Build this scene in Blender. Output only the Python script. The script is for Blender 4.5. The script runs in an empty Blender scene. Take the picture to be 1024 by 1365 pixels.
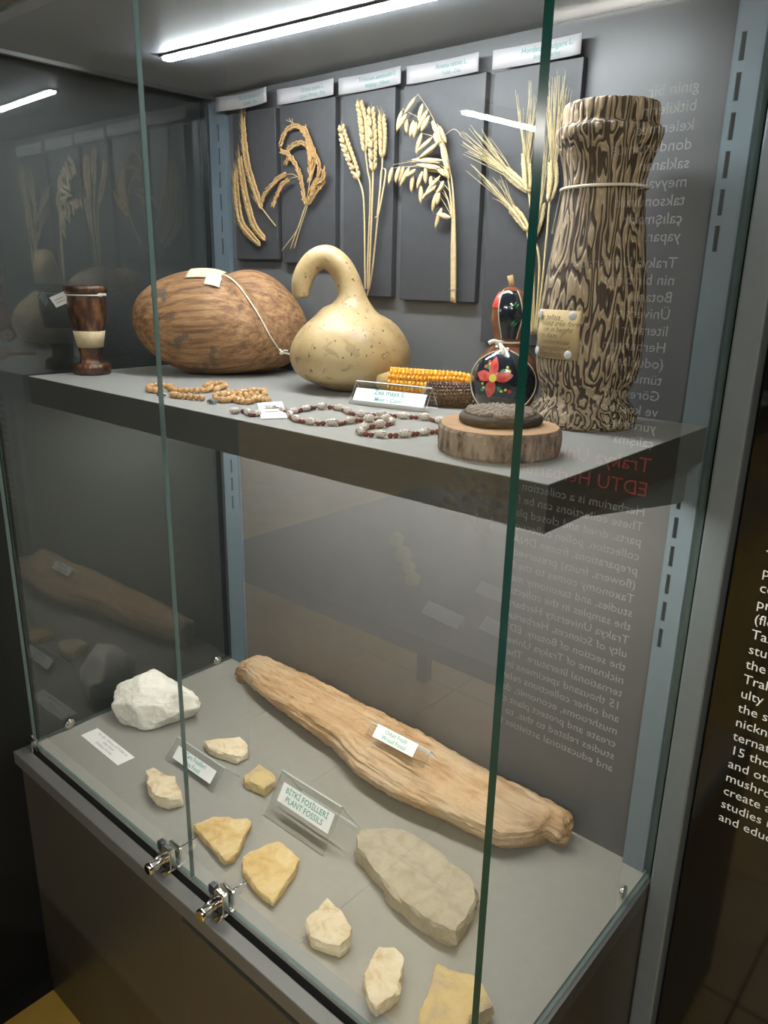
import bpy, bmesh, math, random
from mathutils import Vector, Matrix, noise
random.seed(7)
S = bpy.context.scene
COL = S.collection

# ------------------------------------------------------------------ camera
CAM_P = Vector((1.3092, -0.5203, 0.8593))
YAW, PITCH, ROLL, FPX = -0.7102, -0.2986, 0.0214, 1014.9
FW = Vector((math.sin(YAW)*math.cos(PITCH), math.cos(YAW)*math.cos(PITCH), math.sin(PITCH)))
_rt = Vector((math.cos(YAW), -math.sin(YAW), 0)); _up = _rt.cross(FW)
RT = _rt*math.cos(ROLL) + _up*math.sin(ROLL)
UP = _up*math.cos(ROLL) - _rt*math.sin(ROLL)
cd = bpy.data.cameras.new('camera'); cam = bpy.data.objects.new('camera', cd); COL.objects.link(cam)
cd.sensor_fit = 'VERTICAL'; cd.sensor_height = 36.0; cd.lens = FPX/1365*36.0
cd.clip_start = 0.01
m = Matrix((RT, UP, -FW)).transposed().to_4x4(); m.translation = CAM_P
cam.matrix_world = m
S.camera = cam

# ------------------------------------------------------------------ world, exposure
w = bpy.data.worlds.new('room_air'); S.world = w; w.use_nodes = True
w.node_tree.nodes['Background'].inputs[0].default_value = (0.75, 0.85, 1.0, 1)
w.node_tree.nodes['Background'].inputs[1].default_value = 0.02
S.view_settings.view_transform = 'Standard'; S.view_settings.look = 'None'
S.view_settings.exposure = 1.47; S.view_settings.gamma = 1.0
S.view_settings.use_curve_mapping = False
S.cycles.transparent_max_bounces = 48
S.cycles.max_bounces = 10
LED_TOP, LED_SHELF, LAMP = 80.0, 54.0, 55.0

# ------------------------------------------------------------------ survey: a pixel of the photo to a point on a real plane
def at(u, v, ax, c):
    d = RT*((u-512)/FPX) + UP*(-(v-682.5)/FPX) + FW
    i = 'xyz'.index(ax)
    return CAM_P + d*((c-CAM_P[i])/d[i])

# main dimensions (metres; x along the front, y into the case, z up from the deck)
W, D, H, ZS, FLOOR = 1.0, 0.475, 1.178, 0.6887, -0.60

# ------------------------------------------------------------------ mesh helpers
class MB:
    def __init__(s): s.v = []; s.f = []; s.m = []; s.sm = []
    def face(s, ids, mi=0, smooth=False): s.f.append(ids); s.m.append(mi); s.sm.append(smooth)
    def add(s, vs, fs, mi=0, smooth=False):
        b = len(s.v); s.v += [tuple(p) for p in vs]
        for f in fs: s.face([b+i for i in f], mi, smooth)
    def box(s, x0, x1, y0, y1, z0, z1, mi=0, M=None):
        vs = [Vector((x, y, z)) for z in (z0, z1) for y in (y0, y1) for x in (x0, x1)]
        if M: vs = [M @ p for p in vs]
        s.add(vs, [(0,2,3,1), (4,5,7,6), (0,1,5,4), (2,6,7,3), (0,4,6,2), (1,3,7,5)], mi)
    def tube(s, pts, rad, n=8, mi=0, caps=True, smooth=True, closed=False):
        pts = [Vector(p) for p in pts]; k = len(pts)
        if not hasattr(rad, '__len__'): rad = [rad]*k
        b = len(s.v); prev = None
        for i, p in enumerate(pts):
            if closed: t = pts[(i+1) % k]-pts[i-1]
            else: t = pts[min(i+1, k-1)]-pts[max(i-1, 0)]
            if t.length < 1e-9: t = Vector((0,0,1))
            t.normalize()
            if prev is None:
                a = Vector((0,0,1)) if abs(t.z) < .9 else Vector((1,0,0))
                u = t.cross(a).normalized()
            else:
                u = (prev - t*prev.dot(t))
                u = u.normalized() if u.length > 1e-6 else t.orthogonal().normalized()
            prev = u; w_ = t.cross(u)
            for j in range(n):
                an = 2*math.pi*j/n
                s.v.append(tuple(p + (u*math.cos(an)+w_*math.sin(an))*rad[i]))
        rng = k if closed else k-1
        for i in range(rng):
            i2 = (i+1) % k
            for j in range(n):
                j2 = (j+1) % n
                s.face([b+i*n+j, b+i*n+j2, b+i2*n+j2, b+i2*n+j], mi, smooth)
        if caps and not closed:
            s.face([b+j for j in range(n)][::-1], mi); s.face([b+(k-1)*n+j for j in range(n)], mi)
    def lathe(s, prof, c, n=48, mi=0, smooth=True, fn=None, cap=True):
        b = len(s.v); cx, cy, cz = c
        for (r, z) in prof:
            for j in range(n):
                a = 2*math.pi*j/n; rr = r*(fn(a, z) if fn else 1)
                s.v.append((cx+rr*math.cos(a), cy+rr*math.sin(a), cz+z))
        k = len(prof)
        for i in range(k-1):
            for j in range(n):
                j2 = (j+1) % n
                s.face([b+i*n+j, b+i*n+j2, b+(i+1)*n+j2, b+(i+1)*n+j], mi, smooth)
        if cap:
            s.face([b+j for j in range(n)][::-1], mi); s.face([b+(k-1)*n+j for j in range(n)], mi)
    def ell(s, p, ax, L, R, R2=None, n=6, rings=4, mi=0, point=0.0):
        """lozenge/ellipsoid centred at p, long axis ax (half length L), radii R,R2"""
        ax = Vector(ax).normalized(); u = ax.orthogonal().normalized(); w_ = ax.cross(u); R2 = R2 or R
        b = len(s.v); p = Vector(p)
        s.v.append(tuple(p-ax*L))
        for i in range(1, rings):
            t = math.pi*i/rings; c = -math.cos(t)*L; r = math.sin(t)**(1+point)
            for j in range(n):
                a = 2*math.pi*j/n
                s.v.append(tuple(p+ax*c+u*(R*r*math.cos(a))+w_*(R2*r*math.sin(a))))
        s.v.append(tuple(p+ax*L)); e = len(s.v)-1
        for j in range(n):
            j2 = (j+1) % n
            s.face([b, b+1+j2, b+1+j], mi, True)
            for i in range(rings-2):
                s.face([b+1+i*n+j, b+1+i*n+j2, b+1+(i+1)*n+j2, b+1+(i+1)*n+j], mi, True)
            s.face([e, b+1+(rings-2)*n+j, b+1+(rings-2)*n+j2], mi, True)
    def mesh(s, name, mats, org=Vector((0,0,0))):
        me = bpy.data.meshes.new(name)
        o = Vector(org)
        me.from_pydata([tuple(Vector(p)-o) for p in s.v], [], s.f)
        me.polygons.foreach_set('material_index', s.m); me.polygons.foreach_set('use_smooth', s.sm)
        for mt in (mats if isinstance(mats, (list, tuple)) else [mats]): me.materials.append(mt)
        me.validate(); me.update()
        return me
    def build(s, name, mats, parent=None, org=None):
        if parent is not None: org = WORG.get(parent.name, Vector((0,0,0)))
        elif org is None: org = Vector((0,0,0))
        return link(name, s.mesh(name, mats, org), parent, org)
WORG = {}
def link(name, me, parent=None, org=Vector((0,0,0))):
    o = bpy.data.objects.new(name, me); COL.objects.link(o)
    if parent is not None: o.parent = parent
    else: o.location = org
    WORG[o.name] = Vector(org)
    return o
def thing(name, label, cat, loc=(0,0,0), group=None):
    o = bpy.data.objects.new(name, None); COL.objects.link(o); o.location = loc; o.empty_display_size = .02
    WORG[o.name] = Vector(loc)
    return tag(o, label, cat, group)
def tag(o, label, cat, group=None):
    o['label'] = label; o['category'] = cat
    if group: o['group'] = group
    return o
def struct(o): o['kind'] = 'structure'; return o
def bevel(o, wd=.002, seg=2):
    b = o.modifiers.new('bevel', 'BEVEL'); b.width = wd; b.segments = seg; b.limit_method = 'ANGLE'; return o
def spline(pts, n=8):
    """Catmull-Rom through points"""
    pts = [Vector(p) for p in pts]; out = []
    for i in range(len(pts)-1):
        p0 = pts[max(i-1,0)]; p1 = pts[i]; p2 = pts[i+1]; p3 = pts[min(i+2,len(pts)-1)]
        for k in range(n):
            t = k/n
            out.append(.5*((2*p1)+(p2-p0)*t+(2*p0-5*p1+4*p2-p3)*t*t+(3*p1-p0-3*p2+p3)*t**3))
    out.append(pts[-1]); return out
def resample(pts, n):
    L = [0]
    for a, b in zip(pts, pts[1:]): L.append(L[-1]+(b-a).length)
    out = []; j = 0
    for i in range(n):
        t = L[-1]*i/(n-1)
        while j < len(pts)-2 and L[j+1] < t: j += 1
        q = (t-L[j])/max(1e-9, L[j+1]-L[j]); out.append(pts[j].lerp(pts[j+1], min(1, max(0, q))))
    return out
def text_mesh(body, size, mat, align='LEFT', shear=0.0, bold=0.0, squeeze=1.0):
    c = bpy.data.curves.new('lettering', 'FONT'); c.body = body; c.size = size; c.align_x = align; c.align_y = 'CENTER'
    c.shear = shear; c.resolution_u = 2; c.offset = bold
    o = bpy.data.objects.new('tmp_text', c); COL.objects.link(o)
    dg = bpy.context.evaluated_depsgraph_get(); dg.update()
    me = bpy.data.meshes.new_from_object(o.evaluated_get(dg)); bpy.data.objects.remove(o)
    me.name = 'lettering'
    me.materials.clear(); me.materials.append(mat)
    if squeeze != 1.0:
        me.transform(Matrix.Scale(squeeze, 4, (1,0,0)))
    return me
def text_on(parent, body, size, mat, M, align='CENTER', shear=0, bold=0.0, squeeze=1.0, name='lettering'):
    """M: world matrix of the text plane (x right, y up, z out)"""
    me = text_mesh(body, size, mat, align, shear, bold, squeeze)
    org = WORG[parent.name]
    me.transform(Matrix.Translation(-org) @ M)
    return link(name, me, parent, org)
def frame(o, x, y):
    x = Vector(x).normalized(); y = Vector(y); y = (y-x*y.dot(x)).normalized(); z = x.cross(y)
    M = Matrix((x, y, z)).transposed().to_4x4(); M.translation = Vector(o); return M

# ------------------------------------------------------------------ materials
def newmat(name):
    m = bpy.data.materials.new(name); m.use_nodes = True
    nt = m.node_tree; nt.nodes.clear()
    out = nt.nodes.new('ShaderNodeOutputMaterial')
    return m, nt, out
def N(nt, t, **kw):
    n = nt.nodes.new(t)
    for k, v in kw.items():
        if k.startswith('i_'):
            key = k[2:]; key = int(key) if key.isdigit() else key.replace('_', ' ')
            n.inputs[key].default_value = v
        else: setattr(n, k, v)
    return n
def ramp(nt, fac, stops):
    r = nt.nodes.new('ShaderNodeValToRGB'); e = r.color_ramp.elements
    while len(e) < len(stops): e.new(.5)
    for el, (p, c) in zip(e, stops): el.position = p; el.color = (*c, 1)
    nt.links.new(fac, r.inputs[0]); return r.outputs[0]
def pbr(name, col, rough=.5, metal=0.0, spec=.5, c2=None, scale=20, stretch=(1,1,1), bump=0, bscale=None, detail=4, coat=0, stops=None, dist=0.0):
    """principled surface; c2 mixes in by noise, bump from noise; object coordinates"""
    m, nt, out = newmat(name); L = nt.links.new
    p = N(nt, 'ShaderNodeBsdfPrincipled'); L(p.outputs[0], out.inputs[0])
    p.inputs['Base Color'].default_value = (*col, 1); p.inputs['Roughness'].default_value = rough
    p.inputs['Metallic'].default_value = metal; p.inputs['Specular IOR Level'].default_value = spec
    p.inputs['Coat Weight'].default_value = coat; p.inputs['Coat Roughness'].default_value = .08
    if c2 or bump or stops:
        tc = N(nt, 'ShaderNodeTexCoord'); mp = N(nt, 'ShaderNodeMapping'); mp.inputs['Scale'].default_value = stretch
        L(tc.outputs['Object'], mp.inputs[0])
    if c2 or stops:
        nz = N(nt, 'ShaderNodeTexNoise', i_Scale=scale, i_Detail=detail, i_Roughness=.6, i_Distortion=dist); L(mp.outputs[0], nz.inputs[0])
        st = stops or [(.35, col), (.65, c2)]
        L(ramp(nt, nz.outputs[0], st), p.inputs['Base Color'])
    if bump:
        n2 = N(nt, 'ShaderNodeTexNoise', i_Scale=bscale or scale, i_Detail=6, i_Roughness=.65); L(mp.outputs[0], n2.inputs[0])
        b = N(nt, 'ShaderNodeBump', i_Strength=bump, i_Distance=.004); L(n2.outputs[0], b.inputs['Height']); L(b.outputs[0], p.inputs['Normal'])
    return m
def emit(name, col, s):
    m, nt, out = newmat(name); e = N(nt, 'ShaderNodeEmission'); e.inputs[0].default_value = (*col, 1); e.inputs[1].default_value = s
    nt.links.new(e.outputs[0], out.inputs[0]); return m
def clear(name, tint, reflect=True, ior=1.5, gain=1.0):
    """thin clear sheet: transparent, with Fresnel reflection"""
    m, nt, out = newmat(name); L = nt.links.new
    t = N(nt, 'ShaderNodeBsdfTransparent'); t.inputs[0].default_value = (*tint, 1)
    if not reflect: L(t.outputs[0], out.inputs[0]); return m
    g = N(nt, 'ShaderNodeBsdfGlossy'); g.inputs['Roughness'].default_value = 0.0; g.inputs[0].default_value = (1, 1, 1, 1)
    ge = N(nt, 'ShaderNodeNewGeometry'); mr = N(nt, 'ShaderNodeMapRange', i_3=ior, i_4=1/ior); L(ge.outputs['Backfacing'], mr.inputs[0])
    fr = N(nt, 'ShaderNodeFresnel'); L(mr.outputs[0], fr.inputs[0])
    mu = N(nt, 'ShaderNodeMath', operation='MULTIPLY', use_clamp=True); mu.inputs[1].default_value = gain; L(fr.outputs[0], mu.inputs[0])
    mx = N(nt, 'ShaderNodeMixShader'); L(mu.outputs[0], mx.inputs[0]); L(t.outputs[0], mx.inputs[1]); L(g.outputs[0], mx.inputs[2])
    L(mx.outputs[0], out.inputs[0]); return m

M_GLASS = clear('clear_glass', (.93, .965, .95), gain=2.1)
M_GLASS_R = clear('clear_glass_right', (.93, .965, .95), gain=1.25)
M_CLEAR = clear('clear_inner_face', (1, 1, 1), reflect=False)
M_EDGE = pbr('green_glass_edge', (.004, .045, .038), .12, spec=.6)
M_EDGE_L = pbr('pale_glass_edge', (.10, .145, .14), .12, spec=.7)
M_ACR = clear('acrylic', (.93, .94, .94), gain=1.2)
M_ACRE = pbr('acrylic_edge', (.55, .57, .56), .2)
M_DECK = pbr('grey_laminate', (.29, .283, .258), .48, spec=.4, c2=(.275, .268, .245), scale=60, bump=.03, bscale=600)
M_SHELF_EDGE = pbr('dark_grey_edge', (.055, .057, .055), .4, c2=(.05, .052, .05), scale=30)
M_BACK = pbr('dark_grey_panel', (.112, .112, .115), .42, spec=.4, c2=(.105, .105, .108), scale=25)
M_CEIL = pbr('dark_painted_top', (.20, .215, .24), .5)
M_STEEL = pbr('blue_grey_painted_steel', (.125, .165, .195), .4, spec=.5, c2=(.117, .155, .183), scale=40)
M_POST = pbr('grey_painted_post', (.105, .125, .135), .4, c2=(.098, .117, .127), scale=40)
M_SLOT = pbr('slot_shadow', (.006, .007, .008), .9)
M_BASE = pbr('black_brown_laminate', (.055, .050, .040), .32, spec=.45, c2=(.048, .044, .035), scale=80, bump=.05, bscale=900)
M_TRACK = pbr('dark_aluminium', (.16, .165, .165), .35, metal=.7)
M_PROFILE = pbr('grey_anodised_profile', (.115, .115, .11), .4, metal=.2)
M_CHROME = pbr('chrome', (.75, .74, .70), .12, metal=1.0)
M_BLACKPLASTIC = pbr('black_lock_plastic', (.02, .022, .03), .3)
M_CARD = pbr('white_card', (.55, .535, .545), .6)
M_NAME = pbr('name_card_paper', (.36, .345, .355), .6)
M_TEALN = pbr('teal_card_print', (.06, .22, .20), .6)
M_TEAL = pbr('teal_print', (.03, .30, .26), .6)
M_TEALP = pbr('pale_teal_print', (.10, .38, .35), .6)
M_GREYP = pbr('grey_print', (.22, .21, .22), .6)
M_BLACKWALL = pbr('black_wall_paint', (.014, .015, .015), .8, spec=.1)
M_POSTER = pbr('gloss_black_panel', (.004, .004, .004), .06, spec=.5)
M_WHITEP = pbr('white_print', (.62, .63, .62), .5)
M_TENTCARD = pbr('bright_white_card', (.82, .81, .81), .6)
M_REDP = pbr('red_print', (.65, .05, .04), .5)
M_FLOORT = pbr('ochre_floor_tile', (.66, .42, .09), .35, c2=(.52, .32, .06), scale=6)
M_GROUT = pbr('floor_grout', (.10, .075, .04), .8)
M_ROOM = pbr('dark_room_paint', (.035, .037, .04), .7)
M_BOARD = pbr('black_card_board', (.043, .043, .047), .55, c2=(.036, .036, .04), scale=60, bump=.06, bscale=200)
M_STRING = pbr('cotton_string', (.74, .68, .56), .8, bump=.3, bscale=900)

# ------------------------------------------------------------------ the room
def floor_room():
    mb = MB(); mb.box(-5, 6, -8, 9, FLOOR-.05, FLOOR-.006)
    fl = struct(mb.build('floor', M_GROUT)); 
    # tiles around the case are laid singly
    t = .40; g = .006
    tm = MB(); tm.box(g/2, t-g/2, g/2, t-g/2, -.006, 0); me = tm.mesh('tile', M_FLOORT)
    rest = MB()
    for i in range(-12, 15):
        for j in range(-20, 22):
            x, y = -.118+i*t, -.37+j*t
            if -1 <= i <= 4 and -5 <= j <= 0:
                o = bpy.data.objects.new('tile', me); COL.objects.link(o); o.parent = fl; o.location = (x, y, FLOOR)
            else: rest.box(x+g/2, x+t-g/2, y+g/2, y+t-g/2, FLOOR-.006, FLOOR)
    o = rest.build('tile_field', M_FLOORT, fl); o['kind'] = 'stuff'
floor_room()
mb = MB(); mb.box(-5, 6, -8, 9, 2.3, 2.4); struct(mb.build('ceiling', M_ROOM))
mb = MB(); mb.box(-.5, 2.6, D+.03, D+.15, FLOOR, 2.3); struct(mb.build('wall_back', M_ROOM))
mb = MB(); mb.box(-.20, -.047, -.55, D+.03, FLOOR, 2.3); struct(mb.build('wall_left', M_BLACKWALL))
mb = MB(); mb.box(-.0465, -.038, .03, D, -.034, H+.12); struct(mb.build('added_pane_backing_1', pbr('dark_grey_added_board', (.045, .047, .047), .6)))  # board added outside the left pane to lighten the view through it
mb = MB(); mb.box(-.047, -.017, -.55, D+.03, FLOOR, FLOOR+.035); struct(mb.build('baseboard_left', M_BLACKWALL))
mb = MB(); mb.box(-5.1, -5, -8, 9, FLOOR, 2.3); struct(mb.build('wall_far_left', M_ROOM))
mb = MB(); mb.box(6, 6.1, -8, 9, FLOOR, 2.3); struct(mb.build('wall_right', M_ROOM))
mb = MB(); mb.box(-5, 6, -8.1, -8, FLOOR, 2.3); struct(mb.build('wall_front', M_ROOM))
mb = MB(); mb.box(-5, 6, 9, 9.1, FLOOR, 2.3); struct(mb.build('wall_far_back', M_ROOM))

M_TUBE = emit('lamp_tube', (1.0, .96, .88), LAMP)
M_LAMPB = pbr('white_lamp_body', (.7, .7, .7), .5)
def lamp(x0, y0, x1, y1, label):
    a, b = Vector((x0, y0, 2.2)), Vector((x1, y1, 2.2)); c = (a+b)/2
    t = thing('ceiling_lamp', label, 'lamp', (c.x, c.y, 2.3), 'tube lamps on the room ceiling')
    d = (b-a); L = d.length; Mx = frame(c, d, Vector((0,0,1)).cross(d))
    mb = MB(); mb.box(-L/2-.03, L/2+.03, -.05, .05, .012, .10, M=Mx); mb.build('housing', M_LAMPB, t)
    mb = MB(); mb.box(-L/2, L/2, -.035, .035, -.01, .012, M=Mx); mb.build('diffuser', M_TUBE, t)
lamp(-2.867, -5.271, -2.70, -6.9, 'long tube lamp on the room ceiling, mirrored above the oat ears')
for k, (y0, y1) in enumerate([(4.72, 5.02), (5.18, 5.52), (5.86, 6.10), (6.3, 6.62)]):
    lamp(3.6-.08*k+.04, y0, 3.6-.08*k, y1, ['first', 'second', 'third', 'fourth'][k]+' short tube lamp of the row mirrored beside the tall vase')
lamp(2.2, -2.6, 3.4, -2.6, 'added unseen tube lamp on the ceiling behind the photographer, right of the case')  # added to give the room its general light, out of view
lamp(1.9, -1.5, 2.7, -1.5, 'added unseen fill lamp on the ceiling nearest the wall text panel')  # fill lamp added to brighten the cabinet front and floor
lamp(0.4, -3.2, 1.6, -3.2, 'added unseen tube lamp on the ceiling behind the photographer, facing the case')  # unseen lamp, added as room light from the front

# ------------------------------------------------------------------ display case
def case():
    # cabinet below
    t = thing('base_cabinet', 'black brown cabinet carrying the glass display case', 'cabinet', (.5, .2, FLOOR))
    mb = MB(); mb.box(-.012, 1.012, -.022, D, FLOOR, -.034); mb.build('body', M_BASE, t)
    mb = MB(); mb.box(.515, 1.008, -.034, -.022, FLOOR+.05, -.045); d = mb.build('door', M_BASE, t); bevel(d, .0015)
    mb = MB(); mb.box(-.008, .509, -.026, -.022, FLOOR+.05, -.045); d = mb.build('door', M_BASE, t)
    # the case itself: back, top, side panes
    t = CASE = thing('glass_case', 'tall glass showcase body with dark back and top', 'display case', (.5, .2, 0))
    mb = MB(); mb.box(-.02, 1.0, D, D+.02, -.034, H+.12); mb.build('back_panel', M_BACK, t)
    mb = MB(); mb.box(0.0, 1.0, .004, D, -.034, 0.0); mb.build('deck_board', M_DECK, t)
    mb = MB(); mb.box(-.018, 1.012, -.034, -.011, -.034, -.008); bevel(mb.build('front_profile', M_PROFILE, t), .0015)
    mb = MB(); mb.box(-.018, 1.012, -.011, .004, -.034, -.016); mb.build('door_channel', M_SLOT, t)
    mb = MB(); mb.box(1.0, 1.012, .004, D, -.034, -.004); mb.build('side_lip', M_TRACK, t)
    mb = MB(); mb.box(-.018, 0.0, .004, D, -.034, -.004); mb.build('side_lip', M_TRACK, t)
    mb = MB(); mb.box(-.02, 1.0105, -.03, D, H, H+.12); mb.build('top_box', M_CEIL, t)
    mb = MB(); mb.box(.002, .012, 0.01, D-.002, H-.006, H); mb.build('glass_channel', M_TRACK, t)
    mb = MB(); mb.box(.988, .998, 0.01, D-.002, H-.006, H); mb.build('glass_channel', M_TRACK, t)
    # LED strip in the header
    t = thing('led_strip', 'bright white light strip under the top of the case', 'lamp', (.5, .27, H))
    Mx = frame((.51, .275, H), (.46, .028, 0), (0, 1, 0))
    mb = MB(); mb.box(-.335, .335, -.011, .011, -.003, -.0002, M=Mx); mb.build('housing', M_TRACK, t)
    mb = MB(); mb.box(-.33, .33, -.0065, .0065, -.0065, -.003, M=Mx); mb.build('diffuser', emit('led_cool', (.93, .97, 1.0), LED_TOP), t)
    # glass panes
    def pane(name, label, x0, x1, y0, y1, z0, z1, ref, edge):
        """ref: which face reflects: '-x','+x','-y'"""
        mb = MB(); mb.box(x0, x1, y0, y1, z0, z1)
        order = ['-z', '+z', '-y', '+y', '-x', '+x']; big = 'x' if (x1-x0) < (y1-y0) else 'y'
        mb.m = [(0 if k == ref else 1) if k[1] == big else (2 if edge is M_EDGE_L or k == '-y' or big == 'y' else 3) for k in order]
        gl = M_GLASS_R if x0 > .9 else M_GLASS
        o = mb.build(name, [gl, M_CLEAR, edge, M_EDGE_L], CASE); o['label'] = label; return o
    pane('glass_pane', 'left side glass pane mirroring the log and the ears', -.009, -.001, .010, D-.001, .001, H-.0005, '+x', M_EDGE_L)
    pane('glass_pane', 'right side glass pane mirroring the wall text', .9985, 1.0065, -.004, D-.001, -.003, H-.0005, '+x', M_EDGE)
    pane('glass_door', 'left glass door', .001, .4993, -.002, .004, .001, H-.0005, '-y', M_EDGE_L)
    pane('glass_door', 'right glass door', .5007, .9975, -.002, .004, .001, H-.0005, '-y', M_EDGE_L)
    # standoff buttons at the foot of the side panes
    def button(x, y, z, sx, label):
        t = thing('glass_button', label, 'glass holder', (x, y, z), 'metal buttons holding the glass')
        for r, a, b, nm, mt in [(.010, 0, .004, 'disc', M_CHROME), (.006, .004, .007, 'cap', M_CHROME)]:
            mb = MB(); mb.lathe([(r*.85, a), (r, a+.0008), (r, b-.0008), (r*.8, b)], (0,0,0), 24)
            Mx = Matrix.Translation((x, y, z)) @ Matrix.Rotation(sx*math.pi/2, 4, 'Y')
            mb.v = [tuple(Mx @ Vector(p)) for p in mb.v]; mb.build(nm, mt, t)
    button(-.001, .070, .011, 1, 'metal glass button on the left pane near the front corner')
    button(-.001, .425, .011, 1, 'metal glass button on the left pane beside the log')
    button(.9985, .397, .011, -1, 'metal glass button at the foot of the right pane')
    # corner pivot
    t = thing('corner_clamp', 'chrome corner clamp at the foot of the left glass door', 'clamp', (-.004, 0, 0))
    mb = MB(); mb.box(-.012, .014, -.012, -.003, -.012, .016); bevel(mb.build('plate', M_CHROME, t), .0015)
    mb = MB(); mb.box(-.012, -.0095, -.003, .006, -.010, .014); bevel(mb.build('side_plate', M_CHROME, t), .001)
    # locks
    def lock(x, label):
        t = thing('glass_lock', label, 'lock', (x, -.003, .0), 'chrome locks on the glass doors')
        mb = MB(); mb.box(x-.016, x+.016, -.012, -.002, -.006, .030); bevel(mb.build('body', M_CHROME, t), .002)
        mb = MB(); mb.box(x-.0165, x-.004, -.013, -.0025, .018, .034); bevel(mb.build('cover', M_BLACKPLASTIC, t), .002)
        mb = MB(); mb.box(x-.012, x+.016, .0042, .010, .002, .026); bevel(mb.build('inner_plate', M_CHROME, t), .002)
        Mx = Matrix.Translation((x+.002, -.010, .010)) @ Matrix.Rotation(math.radians(90), 4, 'X')
        mb = MB(); mb.lathe([(.006, 0), (.006, .014), (.0085, .018), (.0085, .024), (.0095, .026), (.0095, .031), (.007, .033)], (0,0,0), 24)
        mb.v = [tuple(Mx @ Vector(p)) for p in mb.v]; k = mb.build('knob', M_CHROME, t)
        mb = MB(); mb.tube([(x-.006, -.012, .014), (x-.003, -.034, .012)], [.0025, .0035], 10); mb.build('thumb_lever', M_CHROME, t)
        mb = MB(); mb.tube([(x+.004, .010, .016), (x+.006, .045, .018)], .0013, 8); mb.build('bolt_rod', M_CHROME, t)
        mb = MB(); mb.box(x+.006, x+.018, -.024, -.004, -.0078, -.004); mb.build('keeper', M_CHROME, t)
    lock(.447, 'chrome lock on the left glass door'); lock(.575, 'chrome lock on the right glass door')
    # slotted standards
    def standard(x0, x1, label):
        t = thing('slotted_upright', label, 'shelf upright', ((x0+x1)/2, D, 0), 'slotted steel uprights of the case')
        sl = [1.114-.0405*k for k in range(6)] + [.589-.0405*k for k in range(6)]
        c = x0+(x1-x0)*.30 if x0 > .5 else x0+(x1-x0)*.55
        hw, hh = .0028, .0145; y0, y1 = D-.010, D-.007; mb = MB(); zt = H-.012
        mb.box(x0, c-hw, y0, y1, .0005, zt); mb.box(c+hw, x1, y0, y1, .0005, zt)
        ed = sorted([zt]+[z+hh for z in sl]+[z-hh for z in sl]+[.0005])
        for a, b in zip(ed[0::2], ed[1::2]): mb.box(c-hw, c+hw, y0, y1, a, b)
        mb.box(x0, x0+.0015, y1, D-.0005, .0005, zt); mb.box(x1-.0015, x1, y1, D-.0005, .0005, zt)
        mb.build('slotted_face', M_STEEL, t)
        mb = MB(); mb.box(x0+.002, x1-.002, D-.002, D-.0005, .001, zt-.001); mb.build('channel_back', M_SLOT, t)
    standard(.002, .0495, 'blue grey slotted upright in the left back corner of the case')
    standard(.9645, .9975, 'blue grey slotted upright in the right back corner of the case')
    mb = MB(); mb.box(1.013, 1.046, D-.02, D+.03, FLOOR, 1.75); o = bevel(mb.build('frame_post', M_POST), .003)
    tag(o, 'grey steel post between the glass case and the wall text panel', 'post')
case()

# shelf
def shelf():
    t = thing('shelf', 'thick grey shelf with dark edges across the glass case', 'shelf', (.5, .27, ZS-.045))
    x0, x1, y0, y1, z0 = .010, .9965, .064, D-.0115, ZS-.046
    mb = MB(); mb.box(x0, x1, y0, y1, z0, ZS-.001, 0); mb.build('board', M_SHELF_EDGE, t)
    mb = MB(); mb.box(x0, x1, y0, y1, ZS-.001, ZS, 0); mb.build('top_sheet', M_SHELFTOP, t)
    for xa, xb in [(.018, .026), (.972, .980)]:
        mb = MB(); P0 = [(D-.011, z0-.0005), (D-.011, z0-.055), (D-.03, z0-.055), (D-.28, z0-.016), (D-.28, z0-.0005)]
        k = len(P0); vs = [(xa, y, z) for y, z in P0]+[(xb, y, z) for y, z in P0]
        mb.add(vs, [tuple(range(k)), tuple(range(2*k-1, k-1, -1))]+[(i, i+k, (i+1) % k+k, (i+1) % k) for i in range(k)])
        mb.build('bracket', M_POST, t)
    l = thing('shelf_light', 'light strip under the back of the shelf', 'lamp', (.5, .31, z0))
    mb = MB(); mb.box(.03, .965, .299, .321, z0-.006, z0-.0003); mb.build('housing', M_TRACK, l)
    mb = MB(); mb.box(.04, .955, .303, .317, z0-.008, z0-.006); mb.build('diffuser', emit('led_neutral', (1.0, .95, .86), LED_SHELF), l)
M_SHELFTOP = pbr('pale_grey_laminate', (.30, .29, .27), .5, spec=.35, c2=(.285, .275, .258), scale=60)
shelf()

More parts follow.
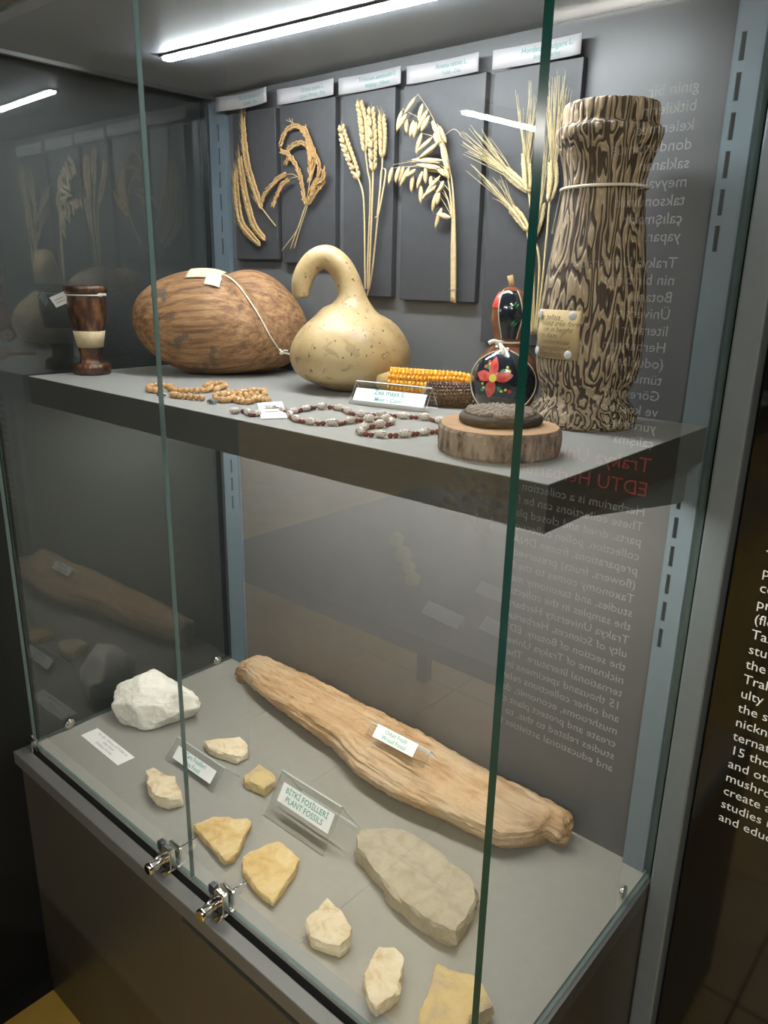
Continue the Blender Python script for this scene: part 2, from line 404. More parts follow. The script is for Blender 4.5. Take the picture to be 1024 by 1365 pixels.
# ------------------------------------------------------------------ wall text panel on the right
def poster():
    t = thing('text_panel', 'glossy black wall panel with white text right of the case', 'wall panel', (1.4, D+.02, FLOOR))
    mb = MB(); mb.box(1.050, 1.95, D+.002, D+.025, FLOOR+.02, 1.75); p = mb.build('sheet', M_POSTER, t)
    y = D+.0012
    def line(s, z, size=.0188, mat=M_WHITEP, x=1.0857):
        text_on(t, s, size, mat, frame((x, y, z), (1,0,0), (0,0,1)), 'LEFT', squeeze=1.02)
    tr1 = ['ginin bir', 'bitkilerin', 'kelenmesi', 'dondurulmuş', 'saklanan', 'meyvaları', 'taksonumik', 'çalışmalar', 'yapar.']
    for k, s in enumerate(tr1): line(s, 1.083-.0209*k)
    tr2 = ['Trakya Üniversitesi', 'nin bir birimi', 'Botanik', 'Üniversite', 'literatür', 'Herbaryum', '(odunlar)', 'tümünü', 'Görevimiz', 've korumak', 'yürütmek', 'çalışma']
    for k, s in enumerate(tr2): line(s, .884-.0210*k)
    line('Trakya Üniversitesi', .622, .029, M_REDP); line('EDTU Herbarium', .588, .029, M_REDP)
    en = ['Herbarium is a collection of plants', 'These collections can be from', 'parts, dried and closed plant', 'collection, pollen collection,', 'preparations, frozen DNA and', '(flowers, fruits) preserved in', 'Taxonomy comes to the fore in', 'studies, and taxonomy makes', 'the samples in the collection', 'Trakya University Herbarium, Fac-', 'ulty of Sciences, Herbarium in', 'the section of Botany. EDTU is the', 'nickname of Trakya University in-', 'ternational literature. There are', '15 thousand specimens in the', 'and other collections related to', 'mushrooms, economic, data', 'create and protect plant coll.', 'studies related to this, to carry', 'and educational activities for']
    for k, s in enumerate(en): line(s, .557-.0217*k)
poster()

# ------------------------------------------------------------------ boards, cards and ears on the back panel
YB = D-.0125
boards = [('rye', .075, .194, .887, 1.139), ('rice', .206, .341, .881, 1.139), ('wheat', .3595, .469, .829, 1.137),
          ('oat', .4865, .634, .826, 1.135), ('barley', .648, .781, .770, 1.132)]
names = [('Secale cereale L.', 'Çavdar - Rye'), ('Oryza sativa L.', 'Çeltik (Pirinç) - Rice'), ('Triticum aestivum L.', 'Buğday - Wheat'),
         ('Avena sativa L.', 'Yulaf - Oat'), ('Hordeum vulgare L.', 'Arpa - Barley')]
cards_px = [(293, 128, 361, 121, 293, 147, 361, 140), (372, 121, 447, 107, 372, 137, 447, 127), (454, 105, 537, 91, 454, 125, 537, 112),
            (545, 92, 641, 72, 545, 109, 641, 95), (660, 68, 778, 48, 660, 91, 778, 72)]
for (nm, x0, x1, z0, z1), (a, b), px in zip(boards, names, cards_px):
    mb = MB(); mb.box(x0, x1, YB, D-.0004, z0, z1)
    o = mb.build('specimen_board', M_BOARD, None, Vector(((x0+x1)/2, D, z0))); bevel(o, .001)
    tag(o, 'black board on the back panel carrying the %s' % {'rye':'three rye ears','rice':'drooping rice panicle','wheat':'wheat stalks','oat':'oat bunch','barley':'long-awned barley'}[nm], 'board', 'plant boards on the back panel')
    p = [at(px[i], px[i+1], 'y', D-.016) for i in (0, 2, 4, 6)]
    xa, xb = p[0].x, p[1].x; zc = (p[0].z+p[1].z+p[2].z+p[3].z)/4; hh = .0118
    zc = min(zc, H-.016)
    t = thing('name_card', 'white name card above the %s board' % nm, 'label card', ((xa+xb)/2, D-.015, zc), 'printed name cards on the back panel')
    mb = MB(); n = 12
    curl = .010 if nm == 'rye' else .004
    def cy(q): return D-.0165-curl*(abs(2*q-1)**2)
    for k in range(n+1):
        q = k/n; x = xa+(xb-xa)*q
        for z in (zc-hh, zc+hh):
            for dy in (0, .0006): mb.v.append((x, cy(q)+dy, z))
    for k in range(n):
        i = 4*k; j = i+4
        mb.face([i, j, j+2, i+2], 0, True); mb.face([i+1, i+3, j+3, j+1], 0, True); mb.face([i, i+1, j+1, j]); mb.face([i+2, j+2, j+3, i+3])
    mb.face([0, 2, 3, 1]); mb.face([4*n, 4*n+1, 4*n+3, 4*n+2])
    c = mb.build('card', M_NAME, t)
    mb = MB(); mb.box((xa+xb)/2-.004, (xa+xb)/2+.004, D-.0163, D-.0004, zc-.004, zc+.004); mb.build('mount', M_CARD, t)
    xm = (xa+xb)/2+(xb-xa)*.12
    for body, sz, dz in ((a, .0096, .0042), (b, .0076, -.0052)):
        me = text_mesh(body, sz, M_TEALN, 'CENTER', 0, .00004); o_ = WORG[c.name]
        for vtx in me.vertices:
            x = xm+vtx.co.x; vtx.co = Vector((x, cy((x-xa)/(xb-xa))-.0004, zc+dz+vtx.co.y))-o_
        link('lettering', me, c, o_)

M_RYE = pbr('rye_straw', (.50, .33, .14), .6, c2=(.40, .25, .10), scale=300)
M_RICE = pbr('rice_husk', (.46, .27, .10), .6, c2=(.35, .19, .065), scale=250)
M_WHEAT = pbr('wheat_straw', (.53, .39, .21), .6, c2=(.44, .31, .15), scale=250)
M_OAT = pbr('oat_straw', (.56, .43, .245), .6, c2=(.48, .35, .18), scale=250)
M_BARLEY = pbr('barley_straw', (.55, .45, .25), .6, c2=(.47, .37, .18), scale=250)
YP = YB-.007
def px3(z0, sc, pts, y=YP):
    return [at(z0[0]+sc*u, z0[1]+sc*v, 'y', y) for u, v in pts]
def head(path, n, hw, kl, kr, spread=.45, mb=None, taper=True, rows=3):
    """dense grain head along a path base->tip: side rows and a front row of kernels"""
    mb = mb or MB(); P = resample(spline(path, 6), n+1)
    for i in range(n):
        q = i/n; t = (P[i+1]-P[i]).normalized(); s = Vector((t.z, 0, -t.x))
        wd = hw*(math.sin(math.pi*(.12+.80*q))**.6 if taper else 1)
        for k in ((-1, 1, 0) if rows == 3 else (-1, 1)):
            if rows == 3 and k == 0 and i % 2: continue
            d = t+s*k*spread+Vector((0, -.15 if k == 0 else random.uniform(-.15, .1), 0))
            mb.ell(P[i]+s*k*wd*.55+Vector((0, -.003 if k == 0 else 0, 0))+d.normalized()*kl*.3, d, kl*random.uniform(.9, 1.1), kr, kr*.8, point=.25)
    return mb, P
def awns(mb, P, n, length, spread, r=.00025, start=0.0, dirv=None):
    for i in range(n):
        q = start+(1-start)*random.random(); k = min(len(P)-2, int(q*(len(P)-1))); t = (P[k+1]-P[k]).normalized()
        if dirv is not None: t = (t*.4+dirv).normalized()
        s = Vector((t.z, 0, -t.x)); d = (t+s*random.uniform(-spread, spread)+Vector((0, random.uniform(-.18, .05), 0))).normalized()
        L = length*random.uniform(.6, 1.1); a = P[k]
        b = a+d*L*.5; c = a+d*L+t*L*.03
        if c.y > YB-.001: c.y = YB-.001
        if b.y > YB-.001: b.y = YB-.001
        mb.tube([a, b, c], [r, r*.8, r*.3], 3, caps=False)
# rye
z0 = (290, 140); sc = .166
ryes = [([(350,820),(280,620),(240,480),(215,300),(205,110)], [(468,972),(410,900),(350,820)], 'tall rye ear with a bare stalk end, right one of three'),
        ([(375,1075),(290,960),(230,750),(200,580),(178,420)], None, 'middle rye ear of three without a stalk'),
        ([(335,1120),(210,980),(170,850),(150,650),(150,530)], None, 'leftmost curved rye ear of three')]
for path, st, lab in ryes:
    P = px3(z0, sc, path, YP); o = P[0]
    t = thing('rye_ear', lab, 'plant ear', tuple(o), 'rye ears on the first board')
    mb, R = head(P, 30, .0085, .0058, .0017, .55); mb.build('grain_head', M_RYE, t)
    mb = MB(); awns(mb, R, 170, .028, .50, .00034); mb.build('awns', M_RYE, t)['kind'] = 'stuff'
    if st: mb = MB(); mb.tube(px3(z0, sc, st, YP), .0011, 8); mb.build('stalk', M_WHEAT, t)
    else: mb = MB(); mb.tube([P[0], P[0]+(P[0]-P[1]).normalized()*.004], .0009, 6); mb.build('stalk', M_WHEAT, t)
# rice
t = thing('rice_bunch', 'curled brown rice panicle with loose drooping grains', 'plant bunch', tuple(px3(z0, sc, [(590,1150)])[0]))
branches = [[(715,800),(740,600),(750,450),(730,300),(690,210),(640,170),(570,190),(530,250),(510,330)],
            [(720,760),(745,560),(735,380),(700,310),(640,310),(580,345),(555,400)],
            [(705,790),(690,700),(670,580),(640,500),(600,430),(560,390),(505,365)],
            [(740,700),(800,600),(820,500),(790,400),(740,280),(700,170)],
            [(730,800),(780,720),(840,640),(860,560),(850,510)],
            [(740,760),(790,640),(840,600),(865,540)],
            [(735,620),(770,520),(780,420),(750,330)],
            [(640,575),(590,553),(500,580),(440,640),(390,700),(355,775)],
            [(645,575),(590,590),(520,640),(480,720),(445,815)],
            [(600,440),(570,430),(548,475)]]
gm = MB(); sm_ = MB()
for bi, b in enumerate(branches):
    P = spline(px3(z0, sc, b, YP-.002*(bi % 3)), 6); sm_.tube(P, .0005, 5)
    n = int(sum((a-c).length for a, c in zip(P, P[1:]))/.0021); R = resample(P, n+1)
    for i in range(n):
        q = i/n
        if bi in (0, 1, 7, 8) and q < .25: continue
        tt = (R[i+1]-R[i]).normalized(); s = Vector((tt.z, 0, -tt.x)); k = 1 if i % 2 else -1
        d = tt+s*k*random.uniform(.2, .6)+Vector((0, random.uniform(-.3, .1), 0))
        gm.ell(R[i]+s*k*.0017+Vector((0, random.uniform(-.002, .001), 0))+d.normalized()*.002, d, .0042, .0013, .0011, point=.1)
gm.build('grains', M_RICE, t)['kind'] = 'stuff'; sm_.build('branches', M_WHEAT, t)
for st in ([(735,760),(690,850),(640,1000),(515,1170)], [(720,740),(700,830),(640,1000),(585,1155)], [(745,700),(715,830),(660,1000),(615,1150)]):
    mb = MB(); mb.tube(spline(px3(z0, sc, st, YP), 5), .0008, 7); mb.build('stalk', M_WHEAT, t)
mb = MB()
for st in ([(640,160),(600,140),(550,120)], [(600,150),(575,108)], [(600,145),(600,110)]): mb.tube(px3(z0, sc, st), .0006, 5)
mb.build('tip_twigs', M_WHEAT, t)
# wheat
z0 = (430, 120); sc = .2125
wheats = [([(220,545),(180,440),(140,330),(115,220)], [(268,1250),(266,1110),(263,800),(252,640),(220,545)], 'wheat stalk leaning left, shortest ear'),
          ([(268,370),(255,200),(230,75)], [(284,1250),(283,1100),(300,640),(283,500),(268,370)], 'wheat stalk with its ear behind the broad one'),
          ([(318,490),(312,260),(303,105)], [(292,1250),(296,1100),(312,700),(318,490)], 'wheat stalk with the broadest, most upright ear'),
          ([(377,405),(376,280),(370,160)], [(280,1290),(310,1150),(350,760),(372,520),(377,405)], 'right wheat stalk with awned small ear')]
for k, (path, st, lab) in enumerate(wheats):
    yy = YP-(.004 if k == 2 else 0); P = px3(z0, sc, path, yy)
    t = thing('wheat_stalk', lab, 'plant stalk', tuple(px3(z0, sc, st[:1], yy)[0]), 'wheat stalks on the third board')
    mb, R = head(P, 11 if k != 3 else 9, .0095 if k != 3 else .0078, .0066, .0030, .62, taper=True); mb.build('grain_head', M_WHEAT, t)
    mb = MB(); awns(mb, R, 30, .013 if k != 3 else .020, .5, .0004, .3); mb.build('awns', M_WHEAT, t)
    mb = MB(); mb.tube(spline(px3(z0, sc, st, yy), 6), .0014, 8); mb.build('stalk', M_WHEAT, t)
    if k == 3:
        mb = MB(); Q = spline(px3(z0, sc, [(330,800),(352,770),(378,640),(396,520),(386,492),(370,510),(360,640),(345,780)], yy-.003), 6)
        for a, b in zip(Q, Q[1:]): mb.add([a+Vector((-.0016,0,0)), a+Vector((.0016,-.0005,0)), b+Vector((.0016,-.0005,0)), b+Vector((-.0016,0,0))], [(0,1,2,3)])
        lf = mb.build('folded_leaf', M_OAT, t); sd = lf.modifiers.new('thick', 'SOLIDIFY'); sd.thickness = .0004
# oat
t = thing('oat_bunch', 'bunch of straw oats with hanging spikelets', 'plant bunch', tuple(px3(z0, sc, [(822,1330)])[0]))
for st in ([(812,1330),(812,1000),(815,800),(800,640),(780,500),(740,330),(690,170),(600,25)], [(830,1335),(832,1000),(828,800),(815,600),(795,480),(770,350),(720,210)], [(820,1330),(822,900),(790,700),(745,600)]):
    mb = MB(); Q = spline(px3(z0, sc, st), 6); n_ = len(Q); mb.tube(Q, [max(.0004, .0021*(1-i/n_)**.7) for i in range(n_)], 8); mb.build('stalk', M_OAT, t)
mb = MB()
for b in ([(780,500),(700,455),(560,450),(445,468)], [(790,560),(700,500),(560,480),(440,490)], [(720,220),(640,190),(560,150),(500,118)], [(740,330),(690,290),(620,270)],
          [(800,640),(760,590),(680,540)], [(815,800),(770,720),(720,640)], [(815,800),(760,770)], [(600,25),(585,45)], [(790,700),(750,640),(700,630)], [(770,280),(825,245),(870,280)]):
    mb.tube(spline(px3(z0, sc, b, YP-.002), 5), .0004, 5)
mb.build('branches', M_OAT, t)
spk = [(585,45,515,150),(500,130,468,260),(530,150,475,245),(530,175,530,270),(575,190,550,295),(590,200,575,300),(630,85,605,200),(660,125,600,250),(675,160,620,260),(625,270,590,400),(690,300,600,380),(730,330,605,430),(705,370,610,425),
       (760,445,560,440),(740,490,590,470),(765,505,640,500),(440,485,418,590),(485,480,460,580),(512,480,480,580),(548,485,490,600),(585,500,530,540),(570,530,560,640),(630,510,595,620),(650,480,648,585),(680,540,690,625),(620,600,620,710),
       (740,540,650,640),(760,570,740,640),(720,640,690,760),(715,600,640,665),(750,740,710,865),(800,805,720,775),(700,200,745,330),(720,250,770,390),(740,330,790,440),(762,420,792,500),(730,220,780,330),(690,190,725,280),(750,360,780,470),(700,270,740,350),(770,450,795,560),(735,640,720,720),(640,430,560,450),(715,480,780,540),(760,590,715,650),(665,640,620,690)]
for k, (a, b, c, d) in enumerate(spk):
    A, B = px3(z0, sc, [(a, b), (c, d)], YP-.003-.002*(k % 3)); mb = MB(); ax = B-A
    s = Vector((ax.z, 0, -ax.x)).normalized()
    mb.ell(A+ax*.5+s*.0007, ax, ax.length*.52, .0038, .0026, n=8, rings=6, point=.35)
    mb.ell(A+ax*.55-s*.0009+Vector((0, -.0008, 0)), ax+s*ax.length*.06, ax.length*.47, .0027, .0019, n=6, rings=5, point=.35)
    mb.tube([B-ax*.1, B+ax*.14+s*random.uniform(-.003, .003)], [.0004, .0001], 3)
    mb.build('spikelet', M_OAT, t)
mb = MB(); q = px3(z0, sc, [(790,1252), (850,1252)], YP-.003)
mb.tube([q[0], q[1]], .0005, 5); mb.build('tie_wire', M_TRACK, t)
# barley
z0 = (500, 30); sc = .293
bars = [([(700,765),(650,725),(595,675)], [(720,1420),(715,1200),(712,900),(700,765)], [(400,510),(410,540),(440,480),(480,500),(410,590),(520,530),(455,560)], 'barley stalk leaning far left above the lower one'),
        ([(692,940),(660,890),(625,850)], [(714,1420),(712,1200),(706,1050),(692,940)], [(430,660),(480,700),(540,800),(545,720),(580,700),(500,720)], 'lowest barley stalk leaning left'),
        ([(697,760),(690,670),(684,600)], [(722,1420),(722,1100),(712,860),(697,760)], [(640,320),(665,380),(700,280),(720,330),(660,480),(735,380)], 'barley stalk standing upright in the middle of the board'),
        ([(795,805),(810,720),(808,640)], [(735,1420),(765,1150),(790,880),(795,805)], [(790,240),(810,300),(840,225),(870,230),(860,320),(780,330),(830,250),(885,300),(800,400)], 'right barley stalk with a broad fan of long awns'),
        ([(720,980),(745,900),(757,830)], [(728,1420),(748,1150),(742,1040),(720,980)], [(770,500),(790,560),(760,600),(775,480)], 'short barley stalk near the foot of the board')]
t = thing('barley_bunch', 'bunch of barley stalks with long spreading awns', 'plant bunch', tuple(px3(z0, sc, [(722,1420)])[0]))
for k, (path, st, aw, lab) in enumerate(bars):
    yy = YP-.002*(k % 2); P = px3(z0, sc, path, yy)
    mb, R = head(P, 11, .0065 if k != 3 else .0085, .0062, .0023, .45, taper=True); mb.build('grain_head', M_BARLEY, t)
    mb = MB()
    for rep in range(4):
        for e in aw:
            A = R[random.randint(3, len(R)-1)]; B = px3(z0, sc, [(e[0]+random.uniform(-18, 18), e[1]+random.uniform(-18, 18))], yy-random.uniform(-.002, .012))[0]
            mid = A.lerp(B, .5)+Vector((random.uniform(-.003, .003), 0, random.uniform(-.003, .003))); B.y = min(B.y, YB-.001)
            mb.tube([A, mid, B], [.0005, .00042, .0002], 3, caps=False)
    mb.build('awns', M_BARLEY, t)
    mb = MB(); mb.tube(spline(px3(z0, sc, st, yy), 6), .0017, 8); mb.build('stalk', M_BARLEY, t)

# ------------------------------------------------------------------ upper shelf things
VIEW_R = Vector((.754, .657, 0)); VIEW_F = Vector((-.657, .754, 0))
def striped_wood():
    """pale wood with dark vertical streaks closing into eyes, after the skeleton of a cactus trunk"""
    m, nt, out = newmat('streaked_cactus_wood'); L = nt.links.new
    p = N(nt, 'ShaderNodeBsdfPrincipled', i_Roughness=.7); L(p.outputs[0], out.inputs[0])
    tc = N(nt, 'ShaderNodeTexCoord'); sx = N(nt, 'ShaderNodeSeparateXYZ'); L(tc.outputs['Object'], sx.inputs[0])
    mz = N(nt, 'ShaderNodeMath', operation='DIVIDE'); mz.inputs[1].default_value = .36; L(sx.outputs[2], mz.inputs[0])
    pz = N(nt, 'ShaderNodeMath', operation='POWER', use_clamp=False); pz.inputs[1].default_value = .5; L(mz.outputs[0], pz.inputs[0])
    kz = N(nt, 'ShaderNodeMath', operation='MULTIPLY'); kz.inputs[1].default_value = .078; L(pz.outputs[0], kz.inputs[0])
    mp = N(nt, 'ShaderNodeCombineXYZ'); L(sx.outputs[0], mp.inputs[0]); L(sx.outputs[1], mp.inputs[1]); L(kz.outputs[0], mp.inputs[2])
    nz = N(nt, 'ShaderNodeTexNoise', i_Scale=64, i_Detail=2.0, i_Roughness=.4); L(mp.outputs[0], nz.inputs[0])
    mu = N(nt, 'ShaderNodeMath', operation='MULTIPLY'); mu.inputs[1].default_value = 50; L(nz.outputs[0], mu.inputs[0])
    si = N(nt, 'ShaderNodeMath', operation='SINE'); L(mu.outputs[0], si.inputs[0])
    mr = N(nt, 'ShaderNodeMapRange', i_1=-1.0, i_2=1.0); L(si.outputs[0], mr.inputs[0])
    f2 = N(nt, 'ShaderNodeTexNoise', i_Scale=160, i_Detail=3); L(mp.outputs[0], f2.inputs[0])
    ad = N(nt, 'ShaderNodeMath', operation='MULTIPLY_ADD'); ad.inputs[1].default_value = .30; L(f2.outputs[0], ad.inputs[0]); L(mr.outputs[0], ad.inputs[2])
    c = ramp(nt, ad.outputs[0], [(.30, (.06, .038, .028)), (.48, (.10, .066, .048)), (.58, (.36, .275, .175)), (.78, (.50, .40, .27)), (1.0, (.36, .26, .17))])
    L(c, p.inputs['Base Color'])
    b = N(nt, 'ShaderNodeBump', i_Strength=.8, i_Distance=.003); L(ad.outputs[0], b.inputs['Height']); L(b.outputs[0], p.inputs['Normal'])
    return m
M_CACTUS = striped_wood()
def vase():
    cx, cy = .874, .365; c = (cx, cy, ZS)
    t = thing('tall_vase', 'tall streaked cactus wood vase with flared rim', 'vase', c)
    base = [(.0610, 0), (.0640, .003), (.0655, .009), (.0640, .017), (.0590, .025), (.0525, .034), (.0520, .040), (.0545, .048), (.0580, .056), (.0610, .068), (.0625, .082), (.0632, .105), (.0625, .132),
            (.0590, .170), (.0540, .210), (.0490, .245), (.0462, .272), (.0465, .285), (.0500, .302), (.0555, .318), (.0585, .327), (.0585, .334), (.0550, .337), (.0525, .341), (.0528, .352), (.0515, .360), (.048, .3615)]
    prof = [(p.x, p.z) for p in spline([Vector((r, 0, z)) for r, z in base], 5)]
    inner = [(.0445, .3615), (.042, .352), (.040, .335), (.001, .333)]
    def fn(a, z):
        g = .016*noise.noise(Vector((math.cos(a)*5, math.sin(a)*5, z*9))) + .012*noise.noise(Vector((math.cos(a)*16, math.sin(a)*16, z*7)))
        if z > .30: g += .010*math.sin(a*29+3*math.sin(a*3))
        return 1+g
    mb = MB(); mb.lathe(prof+inner, c, 200, fn=fn); mb.build('body', M_CACTUS, t)
    mb = MB(); mb.tube([(cx+.0492*math.cos(a), cy+.0492*math.sin(a), ZS+.2735+.0012*math.sin(a+1)) for a in [2*math.pi*i/60 for i in range(60)]], .0016, 8, closed=True)
    mb.build('string', M_STRING, t)
    # paper note pinned on the front left
    def surf(a, z, off):
        r = 0
        for (r0, z0), (r1, z1) in zip(prof, prof[1:]):
            if z0 <= z <= z1 or z1 < z <= z0: r = r0+(r1-r0)*(z-z0)/max(1e-9, z1-z0); break
        return Vector((cx+(r+off)*math.cos(a), cy+(r+off)*math.sin(a), ZS+z))
    a0 = math.atan2(-.52-cy, 1.309-cx)  # towards the photographer
    A0, A1, Z0, Z1 = a0-1.22, a0-.18, .083, .139
    me_n = thing('paper_note', 'handwritten tan paper note pinned to the tall vase', 'note', tuple(surf(a0-.7, Z0, .003)))
    mb = MB(); n = 14
    for i in range(n+1):
        for z in (Z0, Z1):
            a = A0+(A1-A0)*i/n; mb.v.append(tuple(surf(a, z, .0022))); mb.v.append(tuple(surf(a, z, .0027)))
    for i in range(n):
        q = 4*i; r_ = q+4
        mb.face([q+1, r_+1, r_+3, q+3], 0, True); mb.face([q, q+2, r_+2, r_], 0, True); mb.face([q, r_, r_+1, q+1]); mb.face([q+2, q+3, r_+3, r_+2])
    mb.face([0, 1, 3, 2]); mb.face([4*n, 4*n+2, 4*n+3, 4*n+1])
    pp = mb.build('paper', pbr('aged_tan_paper', (.50, .37, .19), .8, c2=(.44, .32, .16), scale=60), me_n)
    for (fa, z) in [(.10, Z1-.006), (.86, Z1-.006), (.08, Z0+.007), (.84, Z0+.006)]:
        a = A0+(A1-A0)*fa; c0 = surf(a, z, .0028); nrm = Vector((math.cos(a), math.sin(a), 0)); mb = MB()
        Mx = Matrix.Translation(c0) @ nrm.to_track_quat('Z', 'Y').to_matrix().to_4x4()
        mb.lathe([(.0046, 0), (.0050, .0006), (.0044, .0016), (.0012, .002)], (0,0,0), 20); mb.v = [tuple(Mx @ Vector(p)) for p in mb.v]
        mb.build('drawing_pin', M_CARD, me_n)
    ink = pbr('faded_ink', (.16, .11, .06), .8)
    for k, s in enumerate(['us ballata', 'island tree form', 'cm in height', 'cm diam. ?', 'Leathernose', 'exceptional', 'Tinguistele']):
        z = Z1-.0085-.0070*k
        me = text_mesh(s, .0085, ink, 'LEFT', .35, -.00003); o_ = WORG[pp.name]
        x0 = .010+.003*(k % 3)
        for vtx in me.vertices:
            sx = x0+vtx.co.x; a = A0+sx/.064; vtx.co = surf(a, z+vtx.co.y, .0029)-o_
        link('lettering', me, pp, o_)
    mb = MB()
    for (fx, fl, k) in [(.012, .034, 0.5), (.022, .028, 6.5)]:
        z = Z1-.0085-.0070*k
        mb.tube([surf(A0+(fx+fl*i/8)/.064, z, .0029) for i in range(9)], .0002, 4)
    mb.build('underline', ink, pp)
    # white tag hanging behind the string
    aa = a0-1.75; c1 = surf(aa, .262, .003); tg = thing('paper_tag', 'white paper tag tucked under the string of the tall vase', 'tag', tuple(c1))
    mb = MB(); q = [surf(aa-.22, .272, .0026), surf(aa+.22, .272, .0026), surf(aa+.12, .225, .0040), surf(aa-.32, .225, .0040)]; nr = Vector((math.cos(aa), math.sin(aa), 0))*.0005
    mb.add(q+[p+nr for p in q], [(0,1,2,3), (7,6,5,4), (0,4,5,1), (1,5,6,2), (2,6,7,3), (3,7,4,0)]); mb.build('tag_sheet', M_TENTCARD, tg)
vase()

def painted_gourd():
    cx, cy = .769, .3475; c = (cx, cy, ZS)
    t = thing('painted_gourd', 'bottle gourd painted black with a red flower', 'gourd', c)
    base = [(.016, 0), (.026, .003), (.0365, .014), (.0425, .028), (.0448, .043), (.0430, .058), (.0370, .072), (.0270, .083), (.0200, .090), (.0182, .096), (.0190, .103), (.0215, .112), (.0238, .122), (.0240, .132), (.0215, .144), (.0165, .154), (.009, .161), (.003, .163)]
    prof = [(p.x, p.z) for p in spline([Vector((r, 0, z)) for r, z in base], 6)]
    mb = MB(); mb.lathe(prof, c, 64); mb.build('shell', pbr('glossy_brown_gourd', (.24, .085, .035), .18, coat=.5, c2=(.16, .05, .02), scale=30), t)
    def surf(a, z, off):
        r = prof[-1][0]
        for (r0, z0), (r1, z1) in zip(prof, prof[1:]):
            if z0 <= z <= z1: r = r0+(r1-r0)*(z-z0)/max(1e-9, z1-z0); break
        sl = Vector((math.cos(a), math.sin(a), 0))
        return Vector((cx, cy, ZS+z))+sl*(r+off)
    a0 = math.atan2(-.52-cy, 1.309-cx)
    black = pbr('gloss_black_paint', (.010, .012, .016), .12, coat=.6, c2=(.018, .024, .035), scale=60)
    cream = pbr('cream_paint_line', (.70, .62, .48), .4)
    def panel(fa, z0, z1, name, mt, off=.0005, nz=24, na=16):
        mb = MB(); w_ = na+1
        for k in range(nz+1):
            z = z0+(z1-z0)*k/nz; l, r_ = fa(z)
            for j in range(na+1): mb.v.append(tuple(surf(l+(r_-l)*j/na, z, off)))
        for k in range(nz):
            for j in range(na): mb.face([k*w_+j, k*w_+j+1, (k+1)*w_+j+1, (k+1)*w_+j], 0, True)
        o = mb.build(name, mt, t); return o
    def low(z): q = (z-.004)/.082; h = math.sin(math.pi*min(1, max(0, q)))**.42; return (a0-.15-1.30*h, a0-.15+1.18*h)
    def upp(z): q = (z-.098)/.062; return (a0-.75+.30*(1-q), a0+.70-.25*abs(q-.5))
    panel(low, .005, .085, 'black_panel', black); panel(upp, .099, .158, 'black_panel', black)
    red = pbr('red_paint', (.55, .035, .03), .25, coat=.3, c2=(.62, .16, .12), scale=90); yel = pbr('yellow_paint', (.80, .62, .10), .3); grn = pbr('green_paint', (.02, .22, .07), .3)
    def upl(z): q = (z-.135)/.022; return (a0-1.35, a0-.72+.25*(1-q)*.2)
    panel(upl, .137, .156, 'red_panel', red, .0006)
    mb = MB()
    mb.tube([surf(low(z)[0], z, .0008) for z in [.005+.080*i/30 for i in range(31)]], .0008, 6)
    mb.tube([surf(low(z)[1], z, .0008) for z in [.005+.080*i/30 for i in range(31)]], .0008, 6)
    mb.tube([surf(upp(z)[0], z, .0008) for z in [.099+.059*i/30 for i in range(31)]], .0007, 6)
    mb.tube([surf(upp(z)[1], z, .0008) for z in [.099+.059*i/30 for i in range(31)]], .0007, 6)
    mb.build('cream_outline', cream, t)
    # flower
    R0 = .0445; fa, fz = a0-.36, .052
    def blot(u, v, L, w_, ang, mt, name, off=.0010, point=1.0):
        mb = MB(); n = 16; ctr = []
        for i in range(n+1):
            q = i/n; x = L*q; h = w_*math.sin(math.pi*q)**point
            for s in (-1, 0, 1):
                X = u+x*math.cos(ang)-s*h*math.sin(ang); Y = v+x*math.sin(ang)+s*h*math.cos(ang)
                mb.v.append(tuple(surf(fa+X/R0, fz+Y, off)))
        for i in range(n):
            for s in range(2): b = 3*i+s; mb.face([b, b+3, b+4, b+1], 0, True)
        return mb.build(name, mt, t)
    for ang in (10, 95, 172, 258): blot(0, 0, .026, .0068, math.radians(ang), red, 'petal', .0010, .8)
    blot(-.0050, -.0005, .010, .0050, 0.1, yel, 'flower_centre', .0015, .5)
    for u, v, an in [(.008, .006, .6), (-.010, -.012, 3.8), (.006, -.010, 5.4), (-.006, .010, 2.4), (.012, .000, .2)]: blot(u, v, .010, .0028, an, grn, 'leaf', .0008)
    for u, v in [(.016, .014), (.019, .009), (.010, -.016), (.015, -.014), (-.016, -.008), (-.014, -.013), (-.010, .017)]: blot(u, v, .0034, .0016, 0, yel, 'dot', .0009, .5)
    for u, v in [(-.012, .018), (.020, -.017), (-.020, -.004), (-.016, .012)]: blot(u, v, .0045, .0022, .5, red, 'dot', .0009, .5)
    for z, da in [(.139, .15), (.137, .28), (.116, .10), (.114, .22)]:
        mb = MB(); mb.tube([surf(a0+da+.18*i/4, z+.006*i/4, .0009) for i in range(5)], [.0002, .0009, .0011, .0009, .0002], 6); mb.build('leaf_stroke', grn, t)
    st = MB(); st.tube([(cx, cy, ZS+.161), (cx-.001, cy, ZS+.168), (cx-.003, cy-.001, ZS+.1765)], [.0042, .0034, .0040], 10); st.build('stem', pbr('dry_stem', (.45, .27, .12), .7), t)
    mb = MB(); mb.tube([surf(2*math.pi*i/40, .0945, .0012) for i in range(40)], .0014, 8, closed=True)
    k = surf(a0-.55, .094, .002); s_ = mb.build('tie_string', M_STRING, t)
    mb = MB(); mb.ell(k, (1, .6, .2), .006, .0034, n=8, rings=6)
    mb.tube(spline([k, k+Vector((.006, -.003, -.006)), k+Vector((.011, -.005, -.014))], 4), [.0028]*4+[.0034]*4+[.0030], 8)
    mb.tube(spline([k, k+Vector((-.006, -.004, .002)), k+Vector((-.012, -.006, -.001))], 4), .0026, 8)
    mb.build('knot', M_STRING, t)
painted_gourd()

